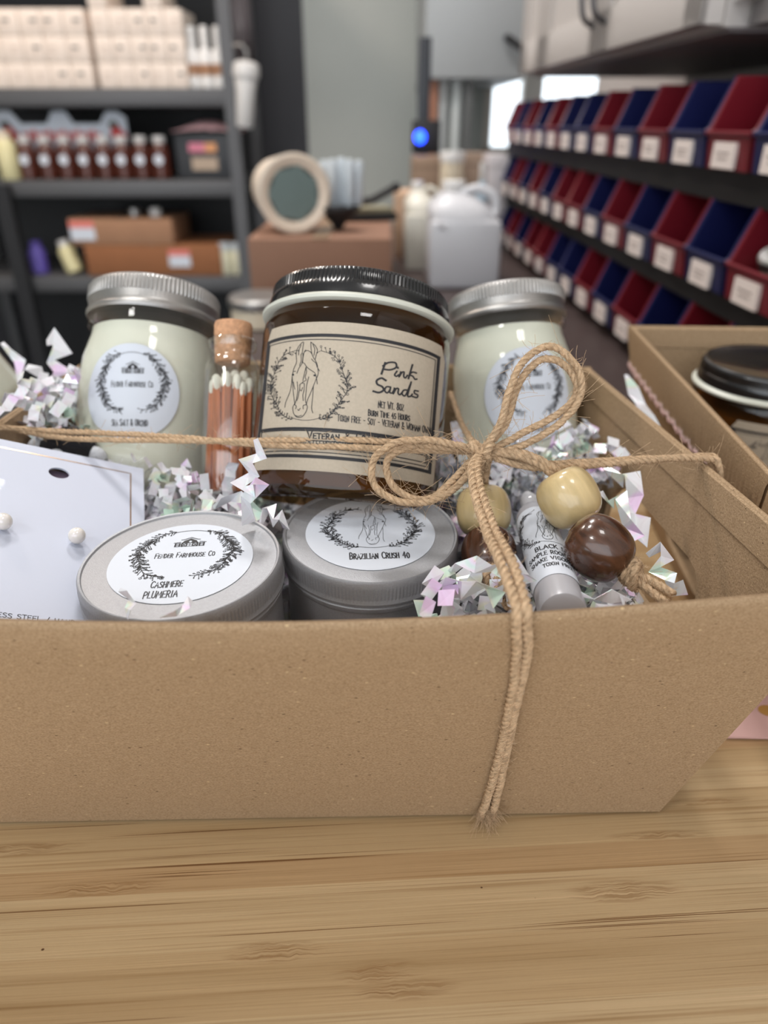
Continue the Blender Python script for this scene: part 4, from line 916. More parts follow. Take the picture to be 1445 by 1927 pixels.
def region(n, fx, fy, fz, w=(.0034, .0050), fold=.9, up=.35, tries=6):
    global cnt
    for _ in range(n):
        for t in range(tries):
            p = Vector((RS.uniform(*fx), RS.uniform(*fy), RS.uniform(*fz)))
            d = Vector((RS.gauss(0, 1), RS.gauss(0, 1), RS.gauss(0, up))); nn = Vector((RS.gauss(0, .6), RS.gauss(0, .6), 1))
            rows = strip(fill, p, d, nn, RS.uniform(*w), RS.uniform(.0040, .0062), RS.randint(6, 12), fold, .35)
            if all(inside(a) and inside(b) and not blocked(a, .001) and not blocked(b, .001) and a.z < fz[1]+.012 for a, b in rows): addrows(fill, rows); cnt += 1; break
region(620, (-.15, .115), (.155, .345), (.045, .080))
region(220, (.03, .115), (.16, .33), (.070, .088), up=.5)
region(90, (.045, .100), (.24, .30), (.074, .086), up=.6)
region(170, (-.11, -.03), (.215, .27), (.075, .092), up=.6)
region(40, (.088, .104), (.285, .345), (.08, .098), up=.8)
region(85, (-.15, -.128), (.288, .345), (.07, .118), up=.9)
region(170, (.055, .098), (.16, .27), (.066, .086), up=.6)
region(80, (.02, .055), (.155, .24), (.072, .088), up=.4)
# crumpled sheet that carries the strips
vs = []; fs = []; nx, ny = 60, 44
for j in range(ny+1):
    for i in range(nx+1):
        x = -.140+.236*i/nx; y = .172+.172*j/ny; z = .044 + .012*noise.noise(Vector((x*60, y*60, 0)))+.006*noise.noise(Vector((x*200, y*200, 4)))
        x = min(x, .094)
        q = Vector((x, y, z))
        while blocked(q, .002) and q.z > .004: q.z -= .004
        vs.append(q)
for j in range(ny):
    for i in range(nx): a = j*(nx+1)+i; fs.append((a, a+1, a+nx+2, a+nx+1))
fill.add(vs, fs)
tag(fill.obj('paper_shred_filling', SHRED, smooth=False), 'crinkled pearly white shredded paper filling the middle tray', 'shredded paper', kind='stuff')
def shred(label, pts, w, tw_=0.0, sub=1):
    """one standing shred: list of (px, py, d) fold points, alternately tilted"""
    P = [at(*p) for p in pts]; mb = MB(); vs = []; c = P[0]
    for i, p in enumerate(P):
        t = (P[min(i+1, len(P)-1)]-P[max(i-1, 0)]).normalized(); s = t.cross(cv(0, 0, 1)).normalized(); s = Matrix.Rotation((.55 if i % 2 else -.55)+tw_, 3, t) @ s
        ww = w*(.35 if i in (0,) else 1); vs += [p-c-s*ww/2, p-c+s*ww/2 + cv(0, 0, .0006*(i % 2))]
    mb.add(vs, [(2*i, 2*i+1, 2*i+3, 2*i+2) for i in range(len(P)-1)])
    o = mb.obj('paper_shred', SHRED, M=Matrix.Translation(c), smooth=False); tag(o, label, 'paper shred', 'loose crinkled paper shreds')
    sm = o.modifiers.new('thickness', 'SOLIDIFY'); sm.thickness = .00012
    return o
shred('tall pearly paper shred standing between match bottle and amber jar', [(481, 826, .236), (492, 858, .238), (462, 868, .236), (478, 893, .240), (447, 912, .236), (478, 924, .232), (494, 905, .237), (462, 940, .238), (468, 985, .244)], .0050)
shred('paper shred arching low beside the left tin rim', [(402, 955, .262), (425, 940, .256), (452, 935, .252), (475, 950, .250), (492, 975, .250)], .0042, .5)
shred('paper shred looping below the amber jar label corner', [(486, 1000, .247), (500, 960, .250), (512, 952, .248), (514, 985, .245), (528, 968, .245), (538, 995, .248)], .0036, .3)
shred('long pearly shred lying over the left dark bead', [(838, 1085, .222), (868, 1060, .216), (895, 1062, .213), (925, 1070, .211), (945, 1072, .212)], .0052, .6)
shred('wide pink-tinged shred laid over the twine tail', [(922, 1020, .2065), (935, 1042, .2050), (958, 1058, .2045), (985, 1078, .2060), (992, 1098, .208)], .0058, .8)
shred('pointed shred dropping beside the right tin', [(902, 1062, .214), (896, 1085, .214), (890, 1100, .213), (900, 1120, .211)], .0048, .2)
shred('folded shred at the tray front below the dark bead', [(820, 1110, .214), (850, 1090, .210), (868, 1112, .208), (905, 1100, .206), (940, 1130, .200)], .0056, .7)
shred('iridescent shred glinting right of the spray vial', [(1092, 1118, .205), (1120, 1128, .203), (1150, 1122, .202), (1185, 1130, .202)], .0044, .9)
shred('boxy folded shred near the right bead knot', [(1218, 1045, .225), (1245, 1028, .222), (1256, 1050, .222), (1232, 1072, .222), (1262, 1085, .219), (1268, 1110, .216), (1290, 1105, .214)], .0046, .4)
shred('tall curled shred left of the left jar, topmost', [(88, 645, .335), (105, 632, .332), (118, 660, .330), (95, 680, .334), (120, 700, .330), (96, 720, .332), (132, 735, .328), (150, 770, .330)], .0085, .2)
shred('pearly shred over the left rear rim of the tray', [(50, 690, .330), (75, 700, .326), (70, 730, .328), (98, 745, .324), (62, 765, .328), (95, 790, .322), (70, 812, .318)], .0085, .3)
shred('thin shred twisting down from the far left jar', [(4, 645, .345), (20, 665, .342), (38, 680, .340), (36, 715, .338), (52, 745, .334), (60, 780, .330)], .0052, .2)
shred('shred curled against the left shoulder of the left jar', [(128, 690, .332), (150, 700, .330), (140, 730, .332), (160, 745, .330), (130, 770, .330), (158, 800, .326)], .0082, .5)
shred('shred lying low behind the card corner', [(95, 800, .312), (120, 790, .308), (140, 815, .308), (168, 800, .306)], .0060, .9)
shred('shred wedged between the two kraft trays', [(1178, 705, .352), (1192, 735, .346), (1205, 760, .340), (1222, 790, .330), (1240, 815, .320)], .0060, .2)
shred('wide pale shred right of the right bead, behind it', [(1140, 880, .276), (1172, 905, .272), (1190, 890, .270), (1196, 935, .266), (1180, 965, .262), (1212, 985, .258), (1205, 1020, .252)], .0066, .3)
shred('shred curl standing behind the right dark bead', [(1130, 925, .262), (1150, 950, .256), (1168, 930, .256), (1180, 985, .250), (1200, 1015, .247)], .0052, .6)
shred('small green-glinting curl lying on the left tin', [(225, 1110, .206), (240, 1120, .203), (246, 1140, .200), (243, 1158, .196)], .0032, .3)
shred('thin shred tip rising at the tray front over the left tin', [(300, 1160, .193), (330, 1155, .192), (350, 1142, .195), (358, 1128, .199)], .0022, .2)

f2 = MB()
for _ in range(260):
    p = Vector((RS.uniform(.166, .305), RS.uniform(.262, .385), RS.uniform(.006, .017)))
    rows = strip(f2, p, Vector((RS.gauss(0, 1), RS.gauss(0, 1), RS.gauss(0, .15))), Vector((RS.gauss(0, .4), RS.gauss(0, .4), 1)), RS.uniform(.0034, .005), .005, RS.randint(5, 9), .8, .35)
    if all(.163 < a.x < .305 and .258 < a.y < .388 and .0035 < a.z < .0192 for q in rows for a in q): addrows(f2, rows)
tag(f2.obj('paper_shred_filling', SHRED, smooth=False), 'pearly shredded paper lying under the jar in the right tray', 'shredded paper', kind='stuff')
# small plush toy behind the card
pc = at(128, 846, .300); T = thing('plush_toy', 'small black and white plush toy peeking out behind the earring card', 'plush toy', pc)
MB().ball((0, 0, 0), .0115, .010, .0095, 24).obj('head', BLACKF, T); MB().ball((-.0005, -.0088, .001), .0035, .003, .0032, 18).obj('muzzle', WHITEF, T)
for x, z, rx in ((.0105, -.003, .0055), (-.0105, .001, .0055)): MB().ball((x, -.001, z), rx, .004, .0048, 18).obj('ear', WHITEF, T)

# pink card on the table
Mp = Matrix.Translation(onZ(1353, 1389, .0006)) @ Matrix.Rotation(math.radians(-1.5), 4, 'Z')
pk = MB(); pk.box(0, .105, 0, .062, 0, .0009, 0); p1 = Mp.inverted() @ onZ(1446, 1338, .0015)
pk.add([(p1.x+.0042*math.cos(a), p1.y+.0033*math.sin(a), .00105) for a in [i*.3 for i in range(21)]], [tuple(range(21))], 1)
tag(pk.obj('pink_card', [PINKC, mat('gold_print', lin(196, 150, 84), .4, metal=.4)], M=Mp, smooth=False), 'pink card with a gold dot lying on the bamboo in front of the right tray', 'card')

# ------------------------------------------------------------------ storage bins on the rack
FXn = lambda Y: .308 - .0403*Y
BYAW = math.atan(.0403)
def bin_proto(nm, m):
    b = MB(); w, dp, h, hl = .0395, .092, .0665, .027; t = .003   # half width, depth, back height, lip height; front at x=0, opening towards -x
    prof = [(0, 0), (dp, 0), (dp, h), (.014, h), (.000, hl+.003), (-.003, hl)]   # side outline (x,z)
    for s in (-1, 1):
        vs = [(x, s*w, z) for x, z in prof] + [(x, s*(w-t), z) for x, z in prof]; n = len(prof)
        fs = [tuple(range(n)), tuple(range(2*n-1, n-1, -1))] + [(i, (i+1) % n, (i+1) % n+n, i+n) for i in range(n)]; b.add(vs, fs)
        b.tube([(dp, s*w, h), (.014, s*w, h), (.0, s*w, hl+.003), (-.003, s*w, hl)], .0022, 6)
    b.box(0, dp, -w, w, 0, t); b.box(dp-t, dp, -w, w, 0, h)
    b.add([(0, -w, 0), (0, w, 0), (-.003, w, hl), (-.003, -w, hl), (t, -w, 0), (t, w, 0), (t-.003, w, hl), (t-.003, -w, hl)], [(0, 3, 2, 1), (4, 5, 6, 7), (3, 7, 6, 2)])
    b.tube([(-.004, -w, hl), (-.004, w, hl)], .0020, 6)
    return b
meshes = {}
def place_bin(row, k, colr, z, label):
    Y = .577 + .0834*k; M = Matrix.Translation((FXn(Y), Y, z)) @ Matrix.Rotation(BYAW, 4, 'Z')
    if colr not in meshes:
        o = bin_proto('storage_bin', None).obj('storage_bin', REDB if colr == 'R' else BLUEB); meshes[colr] = o
        tg = MB(); tg.box(-.0046, -.0015, -.018, .020, .0012, .0205, 0); tg.box(-.0050, -.0046, -.010, .013, .0120, .0132, 1); tg.box(-.0050, -.0046, -.008, .010, .0080, .0090, 1)
        tg.obj('label_tag', [BINTAG, mat('grey_print', lin(150, 138, 134), .6)], o, smooth=False)
        r = o; r.matrix_world = M
    else:
        r = meshes[colr].copy(); COL.objects.link(r); r.matrix_world = M
        for ch in meshes[colr].children: c = ch.copy(); COL.objects.link(c); c.parent = r
    tag(r, label, 'storage bin', 'red and blue bins on the wall rack')
ORD = 'nearest second third fourth fifth sixth seventh eighth ninth tenth eleventh twelfth thirteenth fourteenth'.split()
ROWS = [('top', .1795, 'BRBRBRBBRBRBR'), ('middle', .0862, 'RBRBRBRRBRBRB'), ('bottom', -.0042, 'BRBRBRBBRRBRB')]
for rn, z, cs in ROWS:
    for k, c in enumerate(cs):
        w1 = 'red' if c == 'R' else 'blue'
        lb = f'{w1} plastic bin with white tag, {ORD[k]} from the near end of the {rn} row' if k else f'{w1} plastic bin with white tag, nearest in the {rn} row'
        if rn == 'middle' and k == 0: lb = 'red plastic bin heaped with small silver-lidded jars, nearest in the middle row'
        place_bin(rn, k, c, z, lb)
rk = thing('bin_rack', 'black louvred wall rack behind the red and blue bins', 'rack', Matrix.Translation((.308+.0925, 0, CZ)) @ Matrix.Rotation(BYAW, 4, 'Z'))
r_ = MB(); r_.box(0, .010, .52, 1.68, 0, .262); r_.obj('back_plate', RACKB, rk, smooth=False)
for y in (.53, 1.1, 1.64): MB().box(.0102, .185, y, y+.02, 0, .255).obj('bracket', RACKB, rk, smooth=False)
for z0, z1 in ((0, .0150), (.0632-CZ, .0855-CZ), (.1536-CZ, .1790-CZ)):
    MB().box(-.078, -.0003, .535, 1.68, z0, z1).obj('shelf_rail', RACKB, rk, smooth=False)
# jars in the near red bin
Yb = .577; jp = None
for i, (dx, dy, dz, tilt, nm) in enumerate(((.018, -.018, .034, .5, 'front'), (.022, .012, .036, -.4, 'rear'), (.045, -.002, .040, .9, 'upper'))):
    M = Matrix.Translation((FXn(Yb)+dx, Yb+dy, .078+dz)) @ Matrix.Rotation(tilt, 4, 'Y') @ Matrix.Rotation(.3*i, 4, 'X')
    if jp is None:
        jp = thing('sample_jar', '', 'jar', M, 'small jars in the near red bin')
        a = MB(); a.lathe([(.010, -.014), (.0125, -.012), (.0125, .004), (.011, .006)], 24); a.obj('glass', CLEAR, jp); a = MB(); a.lathe([(.0105, -.013), (.0115, -.011), (.0115, .002)], 20); a.obj('contents', CREAM, jp)
        a = MB(); a.lathe([(.013, .004), (.0135, .005), (.0135, .012), (.012, .0135), (.001, .0135)], 24); a.obj('lid', STEEL, jp); r = jp
    else: r = copy_tree(jp, M)
    r['label'] = f'small jar with silver lid in the nearest red bin, the {nm} one of three'

# ------------------------------------------------------------------ wall cabinets
CBZ = .286
cb = thing('wall_cabinet', 'white shaker wall cabinets above the storage bins', 'cabinet', Matrix.Translation((.308, 0, CBZ)) @ Matrix.Rotation(BYAW, 4, 'Z'))
MB().box(0.012, .285, .743, 1.50, 0, .62).obj('cabinet_body', CABW, cb, smooth=False)
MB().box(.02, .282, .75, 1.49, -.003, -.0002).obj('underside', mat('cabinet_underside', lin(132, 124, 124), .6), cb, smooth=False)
for i, (y0, y1) in enumerate(((.745, 1.039), (1.041, 1.335), (1.337, 1.498))):
    d = MB(); d.box(-.004, .011, y0, y1, .002, .61, 0)
    for a, b_, c, e in ((y0, y1, .002, .045), (y0, y1, .567, .61), (y0, y0+.038, .002, .61), (y1-.038, y1, .002, .61)): d.box(-.009, -.004, a, b_, c, e, 0, b=.001)
    do = d.obj('door', CABW, cb)
    hy = (y1-.022, y0+.022, y0+.022)[i]
    if i < 2: MB().tube(catmull([(-.009, hy, .030), (-.024, hy, .042), (-.028, hy, .080), (-.024, hy, .118), (-.009, hy, .130)], 5), .0035, 8).obj('handle', mat('handle_metal', lin(84, 82, 84), .3, metal=.6), do)
sh = thing('open_cabinet', 'pale open shelf unit over the nearest bins, at the top right corner', 'shelf unit', Matrix.Translation((.308, 0, CBZ)) @ Matrix.Rotation(BYAW, 4, 'Z'))
MB().box(.03, .285, .20, .735, 0, .018).obj('shelf', mat('shelf_grey', lin(120, 116, 116), .5), sh, smooth=False)
MB().box(.015, .285, .715, .740, .018, .5).obj('side_board', WHITEP, sh, smooth=False); MB().box(.270, .285, .20, .715, .018, .5).obj('back_board', WALLG, sh, smooth=False); MB().box(.03, .285, .20, .22, .018, .5).obj('side_board', WHITEP, sh, smooth=False)
for i, (x, y, r0, h0) in enumerate(((.09, .62, .028, .10), (.10, .54, .03, .12))):
    M = sh.matrix_world.copy() @ Matrix.Translation((x, y, .0182)); M = Matrix.Translation((.308, 0, CBZ)) @ Matrix.Rotation(BYAW, 4, 'Z') @ Matrix.Translation((x, y, .0182))
    T = thing('supply_bottle', ('grey bottle on the open shelf, beside the cabinet side board', 'taller grey bottle on the open shelf, second from the cabinet')[i], 'bottle', M)
    b = MB(); b.lathe([(r0*.9, 0), (r0, .003), (r0, h0*.7), (r0*.5, h0*.85), (r0*.4, h0*.9)], 28); b.obj('body', mat('hazy_plastic', lin(170, 174, 176), .3), T); b = MB(); b.lathe([(r0*.5, h0*.9), (r0*.5, h0*1.1), (.001, h0*1.11)], 20); b.obj('cap', WHITEP, T)
# far hanging cabinet facing the camera
P0, P1 = onY(800, 100, 2.15), onY(990, 100, 2.15); zb = onY(890, 149, 2.15).z
cf = thing('hanging_cabinet', 'plain grey wall cabinet hanging on the far wall left of the window', 'cabinet', Vector(((P0.x+P1.x)/2, 2.45, zb)))
loc(MB().box(P0.x, P1.x, 2.165, 2.75, zb, zb+.75), cf).obj('cabinet_body', mat('cabinet_grey', lin(166, 170, 172), .5), cf, smooth=False)
do = loc(MB().box(P0.x+.002, P1.x-.002, 2.15, 2.164, zb+.002, zb+.748, b=.002), cf).obj('door', mat('cabinet_grey', lin(166, 170, 172)), cf)
hp = onY(970, 86, 2.14); loc(MB().tube([(hp.x-.022, 2.15, hp.z+.018), (hp.x-.022, 2.125, hp.z+.016), (hp.x+.022, 2.125, hp.z-.012), (hp.x+.022, 2.15, hp.z-.014)], .008, 8), cf).obj('handle', DARK, do)

# ------------------------------------------------------------------ shelf unit at the left
SY = 2.3
sx0, sx1 = -1.35, onY(428, 250, SY).x
su = thing('metal_shelf', 'tall grey metal shelving unit against the dark wall', 'shelf unit', Vector(((sx0+sx1)/2, SY+.2, FLOOR)))
SZ = [onY(300, 165, SY).z, onY(300, 339, SY).z, onY(300, 521, SY).z, -.62]
for z in SZ + [.80]:
    b = MB(); b.box(sx0, sx1, SY, SY+.40, z-.045, z-.001, b=.003); loc(b, su).obj('shelf', GREYM, su)
for x, y in ((sx1, SY-.004), (sx1, SY+.375), (sx0-.035, SY-.004), (sx0-.035, SY+.375)):
    b = MB(); b.box(x, x+.035, y, y+.03, FLOOR, 1.15); loc(b, su).obj('post', GREYM, su, smooth=False)
px = onY(28, 440, SY).x
b = MB(); b.box(px-.022, px+.022, SY-.03, SY-.006, FLOOR, SZ[1]-.01); loc(b, su); o = b.obj('post', DARK, su, smooth=False); o['label'] = 'black strut in front of the lower shelves'
b = MB(); b.box(sx0, sx1, SY+.405, SY+.41, FLOOR, 1.1); loc(b, su); b.obj('back_sheet', DARK, su, smooth=False)

def pxbox(x0, y0, x1, y1, Y):   # rectangle on the plane Y -> (X0, X1, Z0, Z1)
    xm = (x0+x1)/2; ym = (y0+y1)/2
    return onY(x0, ym, Y).x, onY(x1, ym, Y).x, onY(xm, y1, Y).z, onY(xm, y0, Y).z
WHBOX = mat('white_carton', lin(222, 208, 196), .6); LOGO = mat('grey_logo', lin(104, 102, 100), .6); LOGO2 = mat('faint_logo', lin(206, 190, 178), .6)
def cartons(cols, rows, z0, h, dep, desc, word, extra=None):
    first = None; R = random.Random(len(cols)*7)
    for ci, (x0, x1) in enumerate(cols):
        for ri in range(rows + (1 if extra and ci in extra else 0)):
            w = x1-x0-.002; M = Matrix.Translation(((x0+x1)/2, SY+.02, z0+ri*h))
            b = MB(); b.box(-w/2, w/2, 0, dep, 0, h-.0015, 0, b=.0012)
            lx = R.uniform(-.2, .2)*w; lz = h*.55
            kind = R.random() < .45
            b.add([(lx+w*.20*math.cos(a), -.0006, lz+h*.07*math.sin(a)) for a in [i*.5236 for i in range(12)]], [tuple(range(12))[::-1]], 1 if kind else 2)
            b.add([(lx-w*.05+w*.3*math.cos(a), -.0004, lz-h*.22+h*.05*math.sin(a)) for a in [i*.5236 for i in range(12)]], [tuple(range(12))[::-1]], 2)
            o = b.obj('candle_carton', [WHBOX, LOGO, LOGO2], M=M)
            lay = ['bottom', 'second', 'third', 'fourth'][ri]
            tag(o, f'white carton, {lay} layer, {ORD[ci] if ci else "first"} column from left of {desc}', 'carton', f'white cartons in the {desc}')
c0, c1, c2 = onY(-45, 90, SY).x, onY(162, 90, SY).x, onY(173, 90, SY).x
zt = SZ[0]; hh = (onY(100, 12, SY).z - zt)/3
wcol = (c1-c0)/5
cartons([(c0+i*wcol, c0+(i+1)*wcol) for i in range(5)], 3, zt, hh, .16, 'wide stack on top shelf', 'wide')
c3_ = onY(344, 90, SY).x; wc = (c3_-c2)/5
cartons([(c2+i*wc, c2+(i+1)*wc) for i in range(5)], 3, zt, hh, .16, 'narrow stack on top shelf', 'narrow', extra=(0, 3))
pr = None
for i, pxx in enumerate((357, 381, 406)):
    X = onY(pxx, 120, SY).x; M = Matrix.Translation((X, SY+.05, zt))
    if pr is None:
        pr = thing('spray_bottle', '', 'bottle', M, 'spray bottles at the end of the top shelf')
        b = MB(); b.lathe([(.016, 0), (.018, .002), (.018, .085), (.010, .098), (.009, .102)], 24); b.obj('bottle_body', WHITEP, pr); b = MB(); b.lathe([(.0185, .030), (.0185, .058)], 24); b.obj('label_band', CARDB, pr)
        b = MB(); b.lathe([(.011, .100), (.011, .140), (.009, .146), (.001, .147)], 20); b.obj('cap', WHITEP, pr); r = pr
    else: r = copy_tree(pr, M)
    r['label'] = ('white spray bottle on the top shelf, touching the narrow cartons', 'white spray bottle on the top shelf, middle of three', 'white spray bottle on the top shelf, next to the shelf post')[i]
# middle shelf: fruit sign, amber bottles, dark box
zm = SZ[1]
x0, x1, z0_, z1_ = pxbox(8, 218, 250, 272, SY+.14)
sg = thing('fruit_sign', 'white cut-out display sign with red fruit and lettering behind the bottles', 'sign', Vector(((x0+x1)/2, SY+.088, zm)))
b = MB(); w = x1-x0; zt2 = z1_-zm; zb2 = z0_-zm
out = [(-.5, 0), (.5, 0), (.5, zt2-.005), (.44, zt2+.012), (.36, zt2+.012), (.30, zt2-.02), (.1, zt2-.02), (.05, zt2+.012), (-.05, zt2+.012), (-.1, zt2-.02), (-.30, zt2-.02), (-.36, zt2+.012), (-.44, zt2+.015), (-.5, zt2)]
pts = [(a*w, z) for a, z in out]; n = len(pts)
vs = [(a, -.002, z) for a, z in pts] + [(a, .002, z) for a, z in pts]; tri = tessellate_polygon([[Vector((a, z, 0)) for a, z in pts]])
b.add(vs, [t[::-1] for t in map(tuple, tri)] + [tuple(i+n for i in t) for t in tri] + [(i, (i+1) % n, (i+1) % n+n, i+n) for i in range(n)])
b.obj('sign_board', PAPER, sg, smooth=False)
ink = MB()
for i in range(16): xx = (-.28+.56*i/15)*w; ink.box(xx-.006, xx+.004, -.004, -.0025, zt2-.065-.004*(i % 2), zt2-.042+.003*(i % 3), 0)
o = ink.obj('sign_print', mat('red_print', lin(206, 92, 88), .5), sg, smooth=False)
for sx in (-.40, .42):
    ink = MB(); ink.ball((sx*w, -.006, zt2-.045), .018, .004, .020, 16, 0); ink.ball((sx*w+.016, -.006, zt2-.055), .014, .004, .015, 14, 0); ink.ball((sx*w-.006, -.008, zt2-.022), .015, .003, .008, 12, 1); ink.obj('fruit_print', [mat('fruit_red', lin(188, 52, 52), .5), mat('leaf_green', lin(60, 66, 48), .5)], sg)
pr = None
for i, pxx in enumerate((38, 76, 113, 150, 187, 222, 258, 294)):
    X = onY(pxx, 300, SY).x; M = Matrix.Translation((X, SY+.05, zm))
    if pr is None:
        pr = thing('syrup_bottle', '', 'bottle', M, 'dark brown bottles on the middle shelf')
        b = MB(); b.lathe([(.022, 0), (.026, .003), (.026, .075), (.020, .088), (.014, .094), (.014, .100)], 28); b.obj('glass', BROWNG, pr)
        b = MB(); b.lathe([(.016, .094), (.017, .096), (.017, .112), (.001, .113)], 20); b.obj('cap', WHITEP, pr)
        b = MB(); b.add([(.013*math.cos(a), -.0268, .052+.014*math.sin(a)) for a in [k*.5236 for k in range(12)]], [tuple(range(12))[::-1]]); b.obj('round_label', PAPER, pr); r = pr
    else: r = copy_tree(pr, M)
    r['label'] = f'dark brown bottle with white cap in front of the fruit sign, {("first", "second", "third", "fourth", "fifth", "sixth", "seventh", "eighth")[i]} from left'
T = thing('cream_bottle', 'pale yellow bottle at the left end of the middle shelf', 'bottle', Vector((onY(6, 300, SY).x, SY+.03, zm)))
b = MB(); b.lathe([(.026, 0), (.028, .003), (.028, .09), (.020, .104), (.018, .106)], 24); b.obj('body', mat('pale_yellow', lin(214, 206, 160), .4), T); b = MB(); b.lathe([(.020, .105), (.020, .125), (.001, .126)], 20); b.obj('cap', CREAM, T)
x0, x1, z0_, z1_ = pxbox(322, 252, 440, 330, SY); 
T = thing('gift_box', 'dark grey box with coloured logo at the right end of the middle shelf', 'box', Vector(((x0+x1)/2-.004, SY+.15, zm))); w = x1-x0-.01; hh2 = z1_-zm
MB().box(-w/2, w/2, -.1, .1, 0, hh2, b=.003).obj('box_body', mat('charcoal_card', lin(46, 48, 52), .5), T)
b = MB(); b.box(-.045, .002, -.102, -.1, hh2*.60, hh2*.80, 0); b.box(.002, .035, -.102, -.1, hh2*.60, hh2*.80, 1); b.box(-.040, .035, -.102, -.1, hh2*.2, hh2*.48, 2); b.obj('front_label', [mat('pink_print', lin(206, 120, 140), .5), mat('orange_print', lin(214, 150, 100), .5), mat('tan_print', lin(170, 150, 130), .5)], T, smooth=False)
b = MB(); vs = []; fs = []; n = 14
for j in range(5):
    for i in range(n+1): x = -w/2-.005+(w+.01)*i/n; vs.append((x, -.11+.21*j/4, hh2+.006+.028*math.sin(math.pi*i/n)*math.sin(math.pi*(j+.3)/4.6)+.004*noise.noise(Vector((x*60, j, 0)))))
for j in range(4):
    for i in range(n): a = j*(n+1)+i; fs.append((a, a+1, a+n+2, a+n+1))
b.add(vs, fs); o = b.obj('tissue_paper', mat('pink_tissue', lin(232, 186, 188), .7), T); o.modifiers.new('s', 'SOLIDIFY').thickness = .001
# lower shelf
zl = SZ[2]
def carton_box(nm, label, r, Y, dep, zbase, m, lblrect=None, flapc=None):
    x0, x1, z0_, z1_ = pxbox(*r, Y); z0_ = zbase if zbase is not None else z0_; w = x1-x0
    T = thing(nm, label, 'box', Vector(((x0+x1)/2, Y+dep/2, z0_))); h = z1_-z0_
    MB().box(-w/2, w/2, -dep/2, dep/2, 0, h, b=.002).obj('box_body', m, T)
    MB().box(-.012, .012, -dep/2-.0008, dep/2, h-.0002, h+.0006, 0).obj('tape', mat('packing_tape', lin(150, 120, 92), .3), T, smooth=False)
    if lblrect:
        a0, a1, b0, b1 = pxbox(*lblrect, Y); cx = (x0+x1)/2; q = MB(); q.box(a0-cx, a1-cx, -dep/2-.0015, -dep/2, b0-z0_, b1-z0_, 0); q.box(a0-cx, a1-cx, -dep/2-.002, -dep/2-.0005, b1-z0_-(b1-b0)*.35, b1-z0_, 1)
        q.obj('shipping_label', [PAPER, mat('coral_print', lin(220, 120, 110), .5)], T, smooth=False)
    return T, h
T, h = carton_box('shipping_box', 'flat orange-brown cardboard box with label, lower of two on the low shelf', (162, 462, 416, 518), SY+.02, .25, zl, CARDB2, (318, 470, 358, 502))
T2, h2 = carton_box('shipping_box', 'greyish cardboard box with coral label, upper of two on the low shelf', (132, 412, 325, 470), SY+.02, .22, zl+h+.001, CARDB, (132, 416, 178, 452))
for i, (pxx, z, nm) in enumerate(((240, 406, 'round silver'), (282, 418, 'white'))):
    X = onY(pxx, z, SY).x; b = MB(); b.lathe([(.015, 0), (.017, .002), (.017, .022), (.015, .024), (.001, .024)], 20)
    tag(b.obj('small_tin', STEEL if i == 0 else WHITEP, M=Matrix.Translation((X, SY+.07, zl+h+h2+.0025))), ('round silver tin on top of the upper cardboard box', 'small white tub on top of the upper cardboard box')[i], 'tin')
for i, (pxx, col, tl, lb) in enumerate(((58, mat('purple_plastic', lin(92, 78, 160), .4), 0, 'purple bottle low at the left of the lower shelf'), (125, mat('pale_yellow', lin(214, 206, 160)), -.25, 'pale leaning bottle beside the flat cardboard box'))):
    X = onY(pxx, 500, SY).x; T = thing('lotion_bottle', lb, 'bottle', Matrix.Translation((X, SY+.06, zl+(.006 if tl else 0))) @ Matrix.Rotation(tl, 4, 'Y'))
    b = MB(); b.lathe([(.022, 0), (.025, .003), (.025, .065), (.018, .078)], 24); b.obj('body', col, T); b = MB(); b.lathe([(.016, .077), (.016, .095), (.001, .096)], 20); b.obj('cap', WHITEP if i else col, T)
pr = None
for i, pxx in enumerate((425, 448)):
    X = onY(pxx-6, 490, SY).x; M = Matrix.Translation((X, SY+.045, zl))
    if pr is None:
        pr = thing('cream_jar', '', 'jar', M, 'cream jars at the end of the low shelf'); b = MB(); b.lathe([(.017, 0), (.018, .002), (.018, .07), (.016, .074)], 24); b.obj('body', mat('cream_body', lin(216, 212, 186), .4), pr); b = MB(); b.lathe([(.0185, .073), (.0185, .092), (.001, .093)], 20); b.obj('lid', mat('silver_white', lin(190, 196, 200), .3), pr); r = pr
    else: r = copy_tree(pr, M)
    r['label'] = ('pale jar at the shelf end, beside the flat cardboard box', 'pale jar at the shelf end, against the grey post')[i]
# white bottle hanging on the post
hp = onY(462, 178, SY-.03); T = thing('hanging_bottle', 'white bottle hooked on the outside of the shelf post', 'bottle', Matrix.Translation(hp) @ Matrix.Rotation(.12, 4, 'Y'))
b = MB(); b.lathe([(.020, -.080), (.023, -.076), (.026, .010), (.030, .03), (.030, .045)], 24); b.obj('body', WHITEP, T); b = MB(); b.lathe([(.034, .040), (.036, .045), (.034, .070), (.02, .078), (.001, .079)], 24); b.obj('cap', WHITEP, T)
MB().tube([(0, 0, .078), (0, .002, .10), (-.015, .004, .115), (-.035, .01, .11)], .004, 6).obj('hook', STEEL, T)
# clear plastic sheet hanging in front of the dark wall
x0, x1, z0_, z1_ = pxbox(436, -60, 470, 150, SY+.3)
b = MB(); n = 16; vs = []
for i in range(n+1):
    for z in (z0_, z1_): vs.append((x0+(x1-x0)*i/n, SY+.32+.012*math.sin(i*1.9), z))
b.add(vs, [(2*i, 2*i+2, 2*i+3, 2*i+1) for i in range(n)]); o = b.obj('hanging_sheet', mat('grey_film', lin(112, 104, 106), .4)); o.modifiers.new('s', 'SOLIDIFY').thickness = .002; tag(o, 'grey plastic sheet hanging beside the shelf post', 'plastic sheet')

